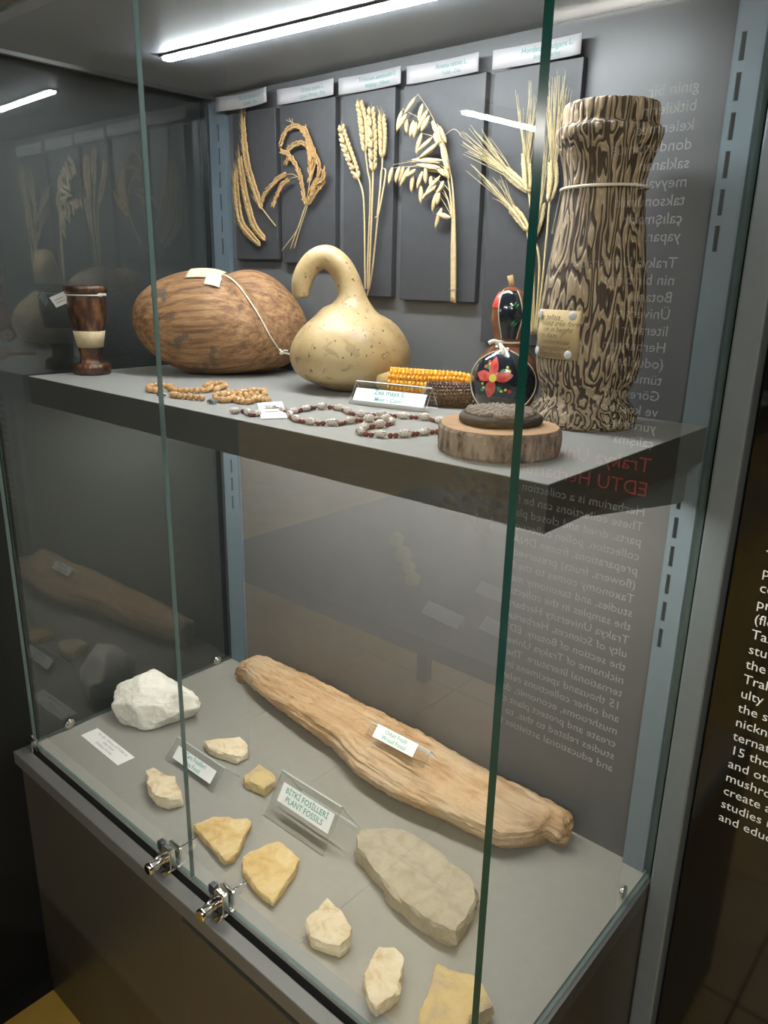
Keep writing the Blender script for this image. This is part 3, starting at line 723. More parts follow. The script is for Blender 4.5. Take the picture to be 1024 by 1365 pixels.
def swan_gourd():
    c = Vector((.475, .362, ZS)); t = thing('swan_gourd', 'pale yellow gourd with a hooked neck', 'gourd', tuple(c))
    R = VIEW_R; Z = Vector((0, 0, 1))
    path = [(0, 0), (0, .02), (0, .045), (0, .07), (0, .095), (0, .115), (.001, .130), (.000, .146), (-.006, .166), (-.018, .186), (-.036, .198), (-.054, .194), (-.068, .178), (-.076, .158), (-.078, .141)]
    rad = [.030, .078, .0935, .0915, .076, .052, .031, .0215, .0190, .0185, .0178, .0170, .0162, .0150, .0125]
    P = spline([Vector((a, r, b)) for (a, b), r in zip(path, rad)], 6)
    pts = [c+R*p.x+Z*p.z for p in P]; rr = [max(.002, p.y) for p in P]
    pts = [c+Z*.0015]+pts[1:]+[pts[-1]-Z*.003]; rr = [.012]+rr[1:]+[.006]
    mb = MB(); mb.tube(pts, rr, 64)
    for i in range(len(mb.v)):
        p = Vector(mb.v[i]); q = p-c
        f = 1+.02*noise.noise(q*14)
        mb.v[i] = (c.x+q.x*f, c.y+q.y*f, max(ZS+.0003, p.z))
    m, nt, out = newmat('pale_gourd_skin'); L = nt.links.new
    p = N(nt, 'ShaderNodeBsdfPrincipled', i_Roughness=.42); L(p.outputs[0], out.inputs[0])
    tc = N(nt, 'ShaderNodeTexCoord')
    nz = N(nt, 'ShaderNodeTexNoise', i_Scale=16, i_Detail=5, i_Roughness=.6); L(tc.outputs['Object'], nz.inputs[0])
    base_ = ramp(nt, nz.outputs[0], [(.28, (.31, .185, .08)), (.45, (.44, .305, .145)), (.65, (.52, .385, .205))])
    n2 = N(nt, 'ShaderNodeTexNoise', i_Scale=55, i_Detail=2, i_Distortion=.6); L(tc.outputs['Object'], n2.inputs[0])
    spot = ramp(nt, n2.outputs[0], [(.60, (0, 0, 0)), (.66, (.65, .65, .65))])
    n3 = N(nt, 'ShaderNodeTexNoise', i_Scale=130, i_Detail=1); L(tc.outputs['Object'], n3.inputs[0])
    spot2 = ramp(nt, n3.outputs[0], [(.68, (0, 0, 0)), (.72, (1, 1, 1))])
    mx = N(nt, 'ShaderNodeMixRGB'); mx.inputs[2].default_value = (.27, .18, .085, 1); L(spot, mx.inputs[0]); L(base_, mx.inputs[1])
    m3 = N(nt, 'ShaderNodeMixRGB'); m3.inputs[2].default_value = (.14, .09, .05, 1); L(spot2, m3.inputs[0]); L(mx.outputs[0], m3.inputs[1])
    L(m3.outputs[0], p.inputs['Base Color'])
    mb.build('shell', m, t)
swan_gourd()

def coco():
    c = Vector((.183, .318, ZS)); t = thing('double_coconut', 'large brown fibrous double coconut tied with string', 'nut', tuple(c))
    m, nt, out = newmat('fibrous_husk'); L = nt.links.new
    p = N(nt, 'ShaderNodeBsdfPrincipled', i_Roughness=.6); L(p.outputs[0], out.inputs[0])
    tc = N(nt, 'ShaderNodeTexCoord'); mp = N(nt, 'ShaderNodeMapping'); mp.inputs['Scale'].default_value = (.07, 1, 1); mp.inputs['Rotation'].default_value = (0, 0, 0)
    rot = N(nt, 'ShaderNodeMapping'); rot.inputs['Rotation'].default_value = (0, .12, -math.atan2(.60, .80)); L(tc.outputs['Object'], rot.inputs[0]); L(rot.outputs[0], mp.inputs[0])
    nz = N(nt, 'ShaderNodeTexNoise', i_Scale=120, i_Detail=6, i_Roughness=.7); L(mp.outputs[0], nz.inputs[0])
    fib = ramp(nt, nz.outputs[0], [(.30, (.075, .036, .017)), (.43, (.21, .10, .042)), (.56, (.36, .185, .08)), (.72, (.48, .30, .16))])
    n2 = N(nt, 'ShaderNodeTexNoise', i_Scale=14, i_Detail=4, i_Roughness=.6); L(tc.outputs['Object'], n2.inputs[0])
    grey = ramp(nt, n2.outputs[0], [(.61, (0, 0, 0)), (.64, (.8, .8, .8))])
    mx = N(nt, 'ShaderNodeMixRGB'); mx.inputs[2].default_value = (.105, .082, .066, 1); L(grey, mx.inputs[0]); L(fib, mx.inputs[1])
    L(mx.outputs[0], p.inputs['Base Color'])
    b = N(nt, 'ShaderNodeBump', i_Strength=1.0, i_Distance=.003); L(nz.outputs[0], b.inputs['Height']); L(b.outputs[0], p.inputs['Normal'])
    U = Vector((.80, .60, 0)); V = Vector((-.60, .80, 0)); Z = Vector((0, 0, 1))
    def lobe(ctr, a, b_, h, tip, name, drop):
        mb = MB(); n = 72; k = 40; bidx = 0
        for i in range(k+1):
            th = math.pi*i/k; x = -math.cos(th); r = math.sin(th)
            if x > 0: r *= 1-tip*x*x*.55
            for j in range(n):
                an = 2*math.pi*j/n
                q = ctr+U*(a*x)+V*(b_*r*math.cos(an))+Z*(h*r*math.sin(an)-drop*max(0, x)**2)
                q += (q-ctr)*.035*noise.noise((q-ctr)*11)
                q.z = max(q.z, ZS+.0005)
                mb.v.append(tuple(q))
        for i in range(k):
            for j in range(n):
                j2 = (j+1) % n; mb.face([i*n+j, i*n+j2, (i+1)*n+j2, (i+1)*n+j], 0, True)
        return mb.build(name, m, t)
    c1 = c+Z*.0885-U*.003; lobe(c1, .137, .084, .089, .55, 'lobe', .040)
    c2 = c+Z*.089+U*.062+V*.040; lobe(c2, .100, .066, .090, .35, 'lobe', .014)
    # string over the front lobe and along the seam
    def on1(x, an, off=.0012):
        r = math.sqrt(max(0, 1-x*x)); r *= (1-.55*.55*x*x) if x > 0 else 1
        q = c1+U*(.137*x)+V*(.084*r*math.cos(an))+Z*(.089*r*math.sin(an)-.040*max(0, x)**2)
        q += (q-c1)*.035*noise.noise((q-c1)*11)
        return q+(q-c1).normalized()*off
    mb = MB(); mb.tube(spline([on1(.05, 1.75, .002), on1(.35, 1.9, .003), on1(.62, 2.3, .003), on1(.82, 2.9, .003), on1(.93, 3.6, .003)], 8), .0013, 6); mb.build('string', M_STRING, t)
    e = on1(.93, 3.6, .004); mb = MB()
    for d in ((.012, .004, .004), (.014, .010, -.004), (-.008, .002, .007)): mb.tube(spline([e, e+Vector(d)*.6+Vector((0,-.002,.002)), e+Vector(d)], 4), .0017, 6)
    mb.ell(e, (1, 0, .4), .0055, .004, n=8, rings=6); mb.build('knot', M_STRING, t)
    # folded paper patch and tape on top
    def patch(x0, x1, a0, a1, off, name, mt, n=10):
        mb = MB()
        for i in range(n+1):
            for j in range(n+1): mb.v.append(tuple(on1(x0+(x1-x0)*i/n, a0+(a1-a0)*j/n, off)))
        w_ = n+1
        for i in range(n):
            for j in range(n): mb.face([i*w_+j, i*w_+j+1, (i+1)*w_+j+1, (i+1)*w_+j], 0, True)
        o = mb.build(name, mt, t); s = o.modifiers.new('thick', 'SOLIDIFY'); s.thickness = .0006; return o
    patch(-.20, .22, 1.45, 2.12, .0025, 'paper_patch', pbr('tan_paper', (.66, .52, .34), .7))
    patch(.06, .24, 2.02, 2.32, .0034, 'tape', pbr('pale_tape', (.72, .62, .47), .3))
coco()

def small_cup():
    c = Vector((.0490, .159, ZS)); t = thing('carved_cup', 'small dark carved wooden goblet on a faceted foot', 'cup', tuple(c))
    dk = pbr('dark_polished_wood', (.055, .022, .012), .22, coat=.4, stops=[(.3, (.022, .010, .007)), (.5, (.055, .022, .012)), (.68, (.20, .085, .03))], scale=70, stretch=(1, 1, .35), bump=.5, bscale=160)
    foot = [(.0300, 0), (.0325, .003), (.0325, .013), (.0290, .0185), (.0205, .0200)]
    mb = MB(); mb.lathe(foot, c, 10, smooth=False); mb.build('foot', dk, t)
    base = [(.0205, .0195), (.0185, .026), (.0188, .036), (.0210, .048), (.0235, .062), (.0265, .078), (.0300, .096), (.0315, .110), (.0312, .124), (.0300, .134)]
    prof = [(p.x, p.z) for p in spline([Vector((r, 0, z)) for r, z in base], 4)]
    mb = MB(); mb.lathe(prof, c, 48, fn=lambda a, z: 1+.035*noise.noise(Vector((math.cos(a)*3, math.sin(a)*3, z*60)))); mb.build('bowl', dk, t)
    mb = MB(); mb.lathe([(.0300, .134), (.0345, .137), (.0355, .142), (.0350, .147), (.0300, .148), (.0280, .142), (.001, .140)], c, 48); mb.build('rim', dk, t)
    mb = MB(); mb.lathe([(.0213, .046), (.0242, .062), (.0262, .0735)], c, 48, cap=False); s = mb.build('paper_band', pbr('cream_label_paper', (.62, .50, .32), .7, c2=(.52, .40, .24), scale=90), t); sd = s.modifiers.new('thick', 'SOLIDIFY'); sd.thickness = .0006
    mb = MB(); mb.tube([c+Vector((.0318*math.cos(a), .0318*math.sin(a), .1325)) for a in [2*math.pi*i/48 for i in range(48)]], .0012, 6, closed=True)
    k = c+Vector((.031, .008, .1330)); mb.ell(k, (1, 1, 0), .006, .003, n=8, rings=6); mb.tube([k, k+VIEW_R*.010+Vector((0, 0, .001))], .0022, 6); mb.build('string', M_STRING, t)
    q = c-VIEW_R*.040-VIEW_F*.012+Vector((0, 0, .124)); Mx = frame(q, VIEW_R+Vector((0, 0, .42)), Vector((0, 0, 1))-VIEW_F*.35)
    tg = thing('paper_tag', 'white paper tag hanging from the rim of the dark carved goblet', 'tag', tuple(q))
    mb = MB(); mb.box(-.013, .013, -.0095, .0095, -.0004, .0004, M=Mx); mb.build('tag_sheet', M_TENTCARD, tg)
    mb = MB()
    for yy in (.002, -.003): mb.box(-.008, .008, yy-.0005, yy+.0005, .0004, .0006, M=Mx)
    mb.build('printed_line', M_GREYP, tg)
    mb = MB(); mb.tube([q+Mx.to_3x3() @ Vector((.011, .007, 0)), c-VIEW_R*.0318+Vector((0, 0, .1325))], .0006, 5); mb.build('thread', M_STRING, tg)
small_cup()

# corn
def cob(p0, p1, r, mat, lab, rows, kn, tipmat, prof, start=0):
    p0, p1 = Vector(p0), Vector(p1); ax = (p1-p0); Ln = ax.length; ax.normalize(); u = Vector((0, 0, 1)); u = (u-ax*u.dot(ax)).normalized(); w_ = ax.cross(u)
    t = thing('corn_cob', lab, 'corn', tuple(p0)); R = lambda q: r*prof(q)
    mb = MB(); mb.tube([p0+ax*Ln*q for q in [i/14 for i in range(15)]], [max(.002, R(i/14)*.86) for i in range(15)], 20); mb.build('core', tipmat, t)
    mb = MB(); n = int(Ln/kn)
    for i in range(start, n):
        q = (i+.5)/n
        for j in range(rows):
            a = 2*math.pi*j/rows+.10*math.sin(q*5); rr = R(q)
            d = u*math.cos(a)+w_*math.sin(a); p = p0+ax*(Ln*q+(kn*.5 if j % 2 else 0)*.6)+d*rr*.93
            mb.ell(p, ax, kn*.52, math.pi*rr/rows*1.0, math.pi*rr/rows*1.0, n=6, rings=4)
    mb.build('kernels', mat, t)['kind'] = 'stuff'
M_COBTIP = pbr('dry_cob_tip', (.45, .30, .12), .8, bump=.8, bscale=200)
pr = lambda q: min(1, .55+q*3.2) if q < .16 else (1 if q < .8 else 1-(q-.8)*.8)
cob((.562, .328, ZS+.024), (.692, .397, ZS+.0208), .0205, pbr('orange_kernels', (.80, .34, .025), .22, coat=.3, c2=(.85, .42, .05), scale=120), 'orange maize cob lying behind the corn sign', 14, .0058, M_COBTIP, pr, 3)
cob((.652, .322, ZS+.0168), (.722, .360, ZS+.0168), .0165, pbr('dark_brown_kernels', (.075, .040, .030), .22, coat=.3, c2=(.11, .055, .04), scale=120), 'dark brown maize cob in front of the orange one', 18, .0042, M_COBTIP, lambda q: min(1, .7+q*3), 1)

# acrylic tents
def tent(fl, fr, depth, h, lab, lines, card, tsize, tmat, up=None, lip=.0018, base_z=0, name='acrylic_sign'):
    """two clear sheets meeting at a ridge; fl, fr front foot corners"""
    fl, fr = Vector(fl)+Vector((0, 0, lip)), Vector(fr)+Vector((0, 0, lip)); X = (fr-fl).normalized(); Z = Vector((0, 0, 1)); B = Z.cross(X)
    t = thing(name, lab, 'sign', tuple((fl+fr)/2)); L = (fr-fl).length
    ridge = Z*h+B*depth*.5
    def sheet(foot, nm):
        d = ridge-foot; nrm = X.cross(d).normalized()
        if nrm.dot(B) > 0 and foot.length < 1e-6: nrm = -nrm
        if foot.length > 1e-6 and nrm.dot(B) < 0: nrm = -nrm
        a = [fl+foot, fr+foot, fr+ridge, fl+ridge]; b = [p-nrm*lip for p in a]
        mb = MB(); mb.add(a+b, [(0,1,2,3)], 0); mb.add(a+b, [(7,6,5,4)], 1); mb.add(a+b, [(0,4,5,1), (1,5,6,2), (2,6,7,3), (3,7,4,0)], 2)
        mb.build(nm, [M_ACR, M_CLEAR, M_ACRE], t)
    sheet(Vector((0, 0, 0)), 'front_sheet'); sheet(B*depth, 'back_sheet')
    fz = ridge.normalized(); nrm = X.cross(fz)
    if nrm.dot(B) > 0: nrm = -nrm
    x0, x1, y0, y1 = card; FL = ridge.length
    c = fl+X*L*(x0+x1)/2+ridge*(y0+y1)/2+nrm*.0006; Mx = frame(c, X, fz)
    mb = MB(); mb.box(-L*(x1-x0)/2, L*(x1-x0)/2, -FL*(y1-y0)/2, FL*(y1-y0)/2, -.0002, .0004, M=Mx); k = mb.build('card', M_TENTCARD, t)
    n = len(lines)
    for i, s in enumerate(lines):
        text_on(k, s, tsize[i], tmat, Mx @ Matrix.Translation((.0, (n-1)/2*tsize[0]*1.02-i*tsize[0]*1.02, .0007)), bold=tsize[0]*.012)
    return t
a, b = at(465, 539, 'z', ZS), at(566, 551, 'z', ZS)
tent((a.x, a.y, ZS), (b.x, b.y, ZS), .040, .030, 'clear acrylic sign for corn on the upper shelf', ['Zea mays L.', 'Mısır - Corn'], (.04, .97, .15, .68), [.0105, .0085], M_TEALP)
tent((.4755, .161, 0), (.6136, .161, 0), .084, .066, 'large clear acrylic sign reading plant fossils', ['BİTKİ FOSİLLERİ', 'PLANT FOSSILS'], (.10, .955, .40, .80), [.0128, .0128], M_TEAL)
tent((.2214, .138, 0), (.3656, .138, 0), .060, .034, 'small clear acrylic sign beside the white rock', ['Çam Fosilleri', 'Pine Fossil'], (.12, .90, .20, .72), [.0115, .0105], M_TEALP)

# necklaces
M_TANB = pbr('tan_wooden_bead', (.48, .26, .10), .35, c2=(.58, .34, .15), scale=2)
M_MOT = pbr('mottled_bean', (.62, .54, .47), .3, stops=[(.40, (.62, .54, .47)), (.53, (.60, .52, .46)), (.58, (.12, .05, .045))], scale=4.5, coat=.3)
M_MAR = pbr('maroon_bead', (.13, .022, .022), .3)
def sh(u, v, z=.004): p = at(u, v, 'z', ZS+z); return p
def tan_necklace():
    t = thing('wooden_necklace', 'string of small round tan wooden beads', 'necklace', tuple(sh(270, 522)))
    def c2(l): return [(180+.2344*x, 490+.2344*y) for x, y in l]
    strands = [c2([(190,105),(130,98),(85,105),(78,122),(110,130),(150,128)]), c2([(205,112),(240,130),(300,130),(370,130),(420,125),(432,108),(400,105),(440,92),(490,90),(510,105),(470,118),(465,130)]),
               c2([(210,152),(250,160),(310,165),(380,172)]), c2([(455,160),(500,150),(540,140),(600,140),(660,130),(730,135),(735,155),(680,152),(620,155),(560,155),(500,158)]),
               c2([(460,175),(510,185),(560,178),(600,190),(650,192),(690,180),(760,188)]), c2([(560,170),(620,172),(680,172),(740,180)])]
    mb = MB(); mb.ell((0,0,0), (0,0,1), 1, 1, n=12, rings=8); me = mb.mesh('bead', M_TANB); o_ = WORG[t.name]; th = MB()
    placed = []
    for s in strands:
        P = spline([sh(u, v, .0045) for u, v in s], 10); Ln = sum((a-b).length for a, b in zip(P, P[1:])); n = max(2, int(Ln/.0080))
        R = resample(P, n); th.tube(P, .0006, 4)
        for i, p in enumerate(R):
            if any((p-q).length < .0066 for q in placed): continue
            placed.append(p); r = .0047*random.uniform(.92, 1.06)
            o = bpy.data.objects.new('bead', me); COL.objects.link(o); o.parent = t; o.location = p-o_; o.scale = (r, r, r)
            o.location.z = ZS+r-o_.z
    p = sh(228, 516.5, .0065); o = bpy.data.objects.new('large_bead', me); COL.objects.link(o); o.parent = t; o.location = p-o_; o.scale = (.0062,)*3
    th.build('thread', M_STRING, t)
    for u, v in ((215, 526), (283, 535)):
        mb = MB(); p = sh(u, v, .003); mb.ell(p, (1, .5, 0), .008, .003, .0028, n=8, rings=6); mb.tube(spline([p, p+Vector((.006, -.006, 0)), p+Vector((.012, -.004, -.001))], 4), .0012, 6); mb.build('clasp', M_TRACK, t)
tan_necklace()
def bean_necklace():
    t = thing('bean_necklace', 'necklace of mottled white beans and maroon beads', 'necklace', tuple(sh(450, 560)))
    o_ = WORG[t.name]
    def c8(l): return [(380+.2148*x, 530+.2148*y) for x, y in l]
    loop = c8([(-380,75),(-330,75),(-280,72),(-200,70),(-120,66),(-40,60),(20,85),(100,68),(190,52),(270,52),(330,55),(380,75),(440,95),(560,98),(680,105),(800,112),(900,122),(985,145)])
    low = c8([(30,95),(50,120),(130,140),(200,150),(270,150),(340,150),(400,138),(470,130),(550,128),(610,118),(670,130),(640,155),(560,165),(500,178),(455,190),(470,208),(530,218),(600,222),(690,224),(780,218),(880,205),(960,200)])
    tail = [(306, 547), (325, 546), (335, 551), (345, 549)]
    mb = MB(); mb.ell((0,0,0), (1,0,0), 1, 1, n=12, rings=8); meb = mb.mesh('bean', M_MOT); mem = mb.mesh('maroon_bead', M_MAR)
    th = MB()
    for s, skip in ((loop, 350), (low, 0), (tail, 0)):
        s = [q for q in s if q[0] > skip]
        P = spline([sh(u, v, .005) for u, v in s], 8); th.tube(P, .0005, 4)
        Ln = sum((a-b).length for a, b in zip(P, P[1:])); n = max(3, int(Ln/.0012)); R = resample(P, n); d = 0.0; i = 0; k = 0
        while i < n-1:
            tt = (R[min(i+1, n-1)]-R[i]).normalized(); ang = math.atan2(tt.y, tt.x)
            big = k % 3 == 0
            sp = .0165 if big else .0062
            j = min(n-1, i+int(sp/.0012)); p = R[i].lerp(R[j], .5)
            o = bpy.data.objects.new('bean' if big else 'maroon_bead', meb if big else mem); COL.objects.link(o); o.parent = t; o.rotation_euler.z = ang+random.uniform(-.15, .15)
            sc_ = (.0080, .0052, .0048) if big else (.0034, .0031, .0030)
            o.scale = [q*random.uniform(.92, 1.08) for q in sc_]; p.z = ZS+o.scale[2]; o.location = p-o_
            i = j; k += 1
    th.build('thread', M_STRING, t)
    # paper tag lying on the shelf
    q = [(343, 537), (376, 535), (383, 552), (348, 553)]
    P = [sh(u, v, .006) for u, v in q]
    tg = thing('paper_tag', 'small white paper tag lying among the bean necklace', 'tag', (P[3].x, P[3].y, ZS))
    mb = MB(); lo = [(P[3].x, P[3].y, ZS+.001), (P[2].x, P[2].y, ZS+.001)]
    P[2].z = P[3].z = ZS+.0015
    mb.add(P+[p-Vector((0, 0, .0007)) for p in P], [(0,1,2,3), (7,6,5,4), (0,4,5,1), (1,5,6,2), (2,6,7,3), (3,7,4,0)]); mb.build('tag_sheet', M_TENTCARD, tg)
    mb = MB(); X = P[2]-P[3]; Y = P[0]-P[3]
    for f_ in (.35, .55, .75):
        a_ = P[3]+Y*f_+X*.2; b_ = P[3]+Y*f_+X*.75; n_ = X.cross(Y).normalized()*.0003
        if n_.z < 0: n_ = -n_
        mb.add([a_+n_, b_+n_, b_+n_+Y*.06, a_+n_+Y*.06], [(0,1,2,3)])
    mb.build('printed_line', M_GREYP, tg)
bean_necklace()

def wood_slice():
    c = Vector((.886, .150, ZS)); t = thing('wood_slice', 'round slice of a branch with rough bark', 'wood slice', tuple(c))
    bark = pbr('grey_brown_bark', (.22, .15, .10), .85, stops=[(.32, (.06, .04, .03)), (.46, (.22, .16, .12)), (.62, (.36, .28, .22))], scale=90, stretch=(1, 1, .4), bump=1.0, bscale=150)
    face_ = pbr('cut_wood_face', (.50, .30, .16), .7, c2=(.40, .22, .11), scale=40, bump=.2, bscale=200)
    n = 140; h = .0275
    def rr(a): return .0640*(1+.05*math.cos(2*a+.6)+.03*math.sin(3*a)+.012*noise.noise(Vector((math.cos(a)*9, math.sin(a)*9, 3))))
    mb = MB()
    for k, (s, z) in enumerate([(.965, 0), (.995, .003), (1.0, .010), (1.0, .018), (.995, .0245), (.965, h)]):
        for j in range(n):
            a = 2*math.pi*j/n; r = rr(a)*s*(1+.022*noise.noise(Vector((math.cos(a)*22, math.sin(a)*22, z*160)))); mb.v.append((c.x+r*math.cos(a), c.y+r*math.sin(a), c.z+z))
    for k in range(5):
        for j in range(n): j2 = (j+1) % n; mb.face([k*n+j, k*n+j2, (k+1)*n+j2, (k+1)*n+j], 0, False)
    mb.face(list(range(n))[::-1])
    mb.build('bark', bark, t)
    mb = MB()
    for j in range(n): a = 2*math.pi*j/n; r = rr(a)*.966; mb.v.append((c.x+r*math.cos(a), c.y+r*math.sin(a), c.z+h-.0008))
    for j in range(n): a = 2*math.pi*j/n; r = rr(a)*.955; mb.v.append((c.x+r*math.cos(a), c.y+r*math.sin(a), c.z+h+.0006))
    for j in range(n): j2 = (j+1) % n; mb.face([j, j2, n+j2, n+j])
    mb.face([n+j for j in range(n)]); mb.build('cut_face', face_, t)
    # dark ridged disc on top
    q = c+Vector((-.003, .008, h+.0006)); t2 = thing('ridged_disc', 'dark grooved oval woody disc on the branch slice', 'woody disc', tuple(q))
    mt = pbr('dark_woody_cone', (.04, .026, .02), .7, c2=(.07, .046, .036), scale=120, bump=.7, bscale=260)
    mt2 = pbr('pale_woody_ridge', (.33, .25, .20), .7, c2=(.22, .16, .125), scale=160, bump=.7, bscale=260)  # ridges paler than the disc body between them
    mb = MB(); mb.lathe([(.041, 0), (.0435, .003), (.0432, .007), (.0405, .0098), (.001, .0112)], q, 64, fn=lambda a, z: 1+.03*math.sin(3*a)+.02*noise.noise(Vector((math.cos(a)*6, math.sin(a)*6, z*90)))); mb.build('body', mt, t2)
    for i in range(-4, 5):
        yv = i*.0088; half = math.sqrt(max(0, .037**2-yv**2))
        if half < .008: continue
        mb = MB(); P = [q+VIEW_R*x+VIEW_F*(yv+.0013*math.sin(x*420+i*1.7))+Vector((0, 0, .0122-.9*(x*x+yv*yv))) for x in [-half+2*half*k/16 for k in range(17)]]
        mb.tube(P, [.0009]+[.0036+.0013*math.sin(k*1.9+i) for k in range(15)]+[.0009], 7); mb.build('ridge', mt2, t2)
wood_slice()

# ------------------------------------------------------------------ fossils on the deck
def slab(name, lab, org_px, scale, pts, h, mat, taper=.93, rough=.0022, tilt=(0, 0), cat='stone', bulge=.0, seed=0, zt=.55):
    """flat stone: traced rim at its own height, irregular broken sides, uneven top"""
    P = [at(org_px[0]+scale*u, org_px[1]+scale*v, 'z', h*zt) for u, v in pts]
    P.append(P[0]); R = resample(P, 65)[:-1]; n = len(R); c = sum(R, Vector())/n; rnd = Vector((seed*3.1, seed*7.7, seed*1.3))
    def nz(p, s, a): return a*noise.noise(p*s+rnd)
    rings = [(.90*taper, 0.0), (.965, .10*h), (.995, .45*h), (.985, .80*h), (.955, .97*h), (.88, h), (.72, h), (.52, h), (.32, h), (.14, h)]
    mb = MB()
    for k, (s, z) in enumerate(rings):
        for p in R:
            q = c+(p-c)*s; q.z = z
            if 0 < k < 5:
                dv = (p-c).normalized(); q += dv*(nz(q*1.0+Vector((0, 0, z*6)), 55, rough*1.6)+nz(q, 160, rough*.6))
            if k >= 3: q.z += nz(Vector((q.x, q.y, .3)), 30, rough*1.6)+nz(Vector((q.x, q.y, .9)), 110, rough*.5)+bulge*(1-s*s)+tilt[0]*(q.x-c.x)+tilt[1]*(q.y-c.y)
            q.z = max(q.z, 0.0004 if k == 0 else .0008)
            mb.v.append(tuple(q))
    top = c.copy(); top.z = h+bulge+nz(Vector((c.x, c.y, .3)), 30, rough*1.6); mb.v.append(tuple(top))
    for k in range(len(rings)-1):
        for j in range(n): j2 = (j+1) % n; mb.face([k*n+j, k*n+j2, (k+1)*n+j2, (k+1)*n+j], 0, k >= 5)
    k = len(rings)-1
    for j in range(n): mb.face([k*n+j, k*n+(j+1) % n, len(mb.v)-1], 0, True)
    mb.face(list(range(n))[::-1])
    o = mb.build(name, mat, None, Vector((c.x, c.y, 0))); tag(o, lab, cat); return o
def rockmat(name, a, b, c3, sc=40, bump=1.0):
    return pbr(name, a, .85, spec=.25, stops=[(.30, c3), (.48, a), (.70, b)], scale=sc, detail=6, bump=bump, bscale=90, dist=.4)
R_YEL = rockmat('yellow_limestone', (.66, .47, .22), (.76, .60, .34), (.52, .32, .12))
R_CRM = rockmat('cream_limestone', (.74, .62, .44), (.82, .73, .56), (.56, .40, .22))
R_GRY = rockmat('grey_sandstone', (.40, .355, .27), (.45, .40, .31), (.33, .285, .215), 45)
R_WHT = rockmat('white_chalk', (.86, .83, .76), (.90, .88, .81), (.74, .70, .62), 22, 1.0)
R_MIX = rockmat('ochre_grey_limestone', (.60, .45, .22), (.68, .54, .30), (.36, .31, .26), 16)
c4 = (380, 1080); s4 = .293
slab('fossil_slab', 'large grey stone slab with a leaf print', c4, s4, [(345,105),(450,97),(540,115),(640,170),(720,230),(790,290),(885,375),(860,470),(775,605),(700,570),(620,520),(540,460),(470,390),(440,330),(370,260),(315,195),(320,140)], .030, R_GRY, seed=1, rough=.0030)
slab('fossil_stone', 'cream stone with a pointed top nearest the right lock', c4, s4, [(190,425),(245,470),(305,560),(300,600),(250,645),(180,625),(115,590),(90,525)], .022, R_CRM, seed=2, tilt=(0, .08))
slab('fossil_stone', 'cream oval stone beside the yellow one at the front', c4, s4, [(425,640),(490,640),(545,690),(520,850),(415,925),(385,900),(352,775),(380,720)], .022, R_CRM, seed=3)
slab('fossil_stone', 'yellow and grey stone in the front right corner', c4, s4, [(690,720),(770,745),(870,780),(905,815),(950,925),(900,950),(850,975),(830,1040),(600,1040),(620,920),(650,860)], .024, R_MIX, seed=4, rough=.003)
c3 = (230, 980); s3 = .2637
slab('fossil_stone', 'triangular yellow flat stone with a knobbed corner', c3, s3, [(100,465),(200,425),(280,425),(320,435),(385,430),(402,455),(375,500),(350,570),(320,630),(265,650),(180,550)], .015, R_YEL, seed=5, rough=.0018)
slab('fossil_stone', 'five-sided yellow flat stone', c3, s3, [(385,600),(540,543),(645,635),(625,690),(510,862),(430,800),(350,690),(352,630)], .014, R_YEL, seed=6, rough=.0018)
slab('fossil_stone', 'long tan stone with a pointed left end behind the small sign', c3, s3, [(158,45),(230,35),(340,20),(380,60),(385,100),(330,130),(250,105),(180,75)], .018, R_CRM, seed=7, rough=.002, bulge=.003)
slab('fossil_stone', 'smallest grey tan stone left of the large sign', c3, s3, [(358,225),(440,160),(515,210),(520,250),(465,292),(370,250)], .017, R_MIX, seed=8, rough=.002, bulge=.003)
slab('fossil_stone', 'cream wedge stone in front of the small sign', (0, 860), .3516, [(553,490),(580,480),(640,510),(665,515),(695,590),(640,605),(590,590),(560,545)], .024, R_CRM, seed=9, rough=.0025, bulge=.002)
def white_rock():
    c = Vector((.094, .203, 0)); bm = bmesh.new(); bmesh.ops.create_icosphere(bm, subdivisions=5, radius=1.0)
    rnd = random.Random(4); cuts = [(Vector((rnd.uniform(-1, 1), rnd.uniform(-1, 1), rnd.uniform(-.8, 1))).normalized(), rnd.uniform(.70, .92)) for _ in range(17)]
    cuts += [(Vector((0, 0, -1)), .62), ((VIEW_R*-.5-VIEW_F*.7+Vector((0, 0, .75))).normalized(), .70), ((VIEW_R*.6-VIEW_F*.3+Vector((0, 0, .75))).normalized(), .74)]
    for v_ in bm.verts:
        p = v_.co.normalized(); r = min([1.0]+[d/max(1e-3, p.dot(nn)) for nn, d in cuts if p.dot(nn) > .05])
        p = p*r; p *= 1+.05*noise.noise(p*2.6)+.045*noise.noise(p*6)+.028*noise.noise(p*14)+.012*noise.noise(p*34)
        q = VIEW_R*p.x*.089+VIEW_F*p.y*.062+Vector((0, 0, p.z*.062)); v_.co = q
    zmin = min(v_.co.z for v_ in bm.verts)
    for v_ in bm.verts: v_.co.z = v_.co.z-zmin+.0004
    me = bpy.data.meshes.new('white_rock'); bm.to_mesh(me); bm.free(); me.materials.append(R_WHT)
    for p in me.polygons: p.use_smooth = True
    o = link('white_rock', me, None, c); tag(o, 'big white chalky rock in the left of the deck', 'stone')
white_rock()
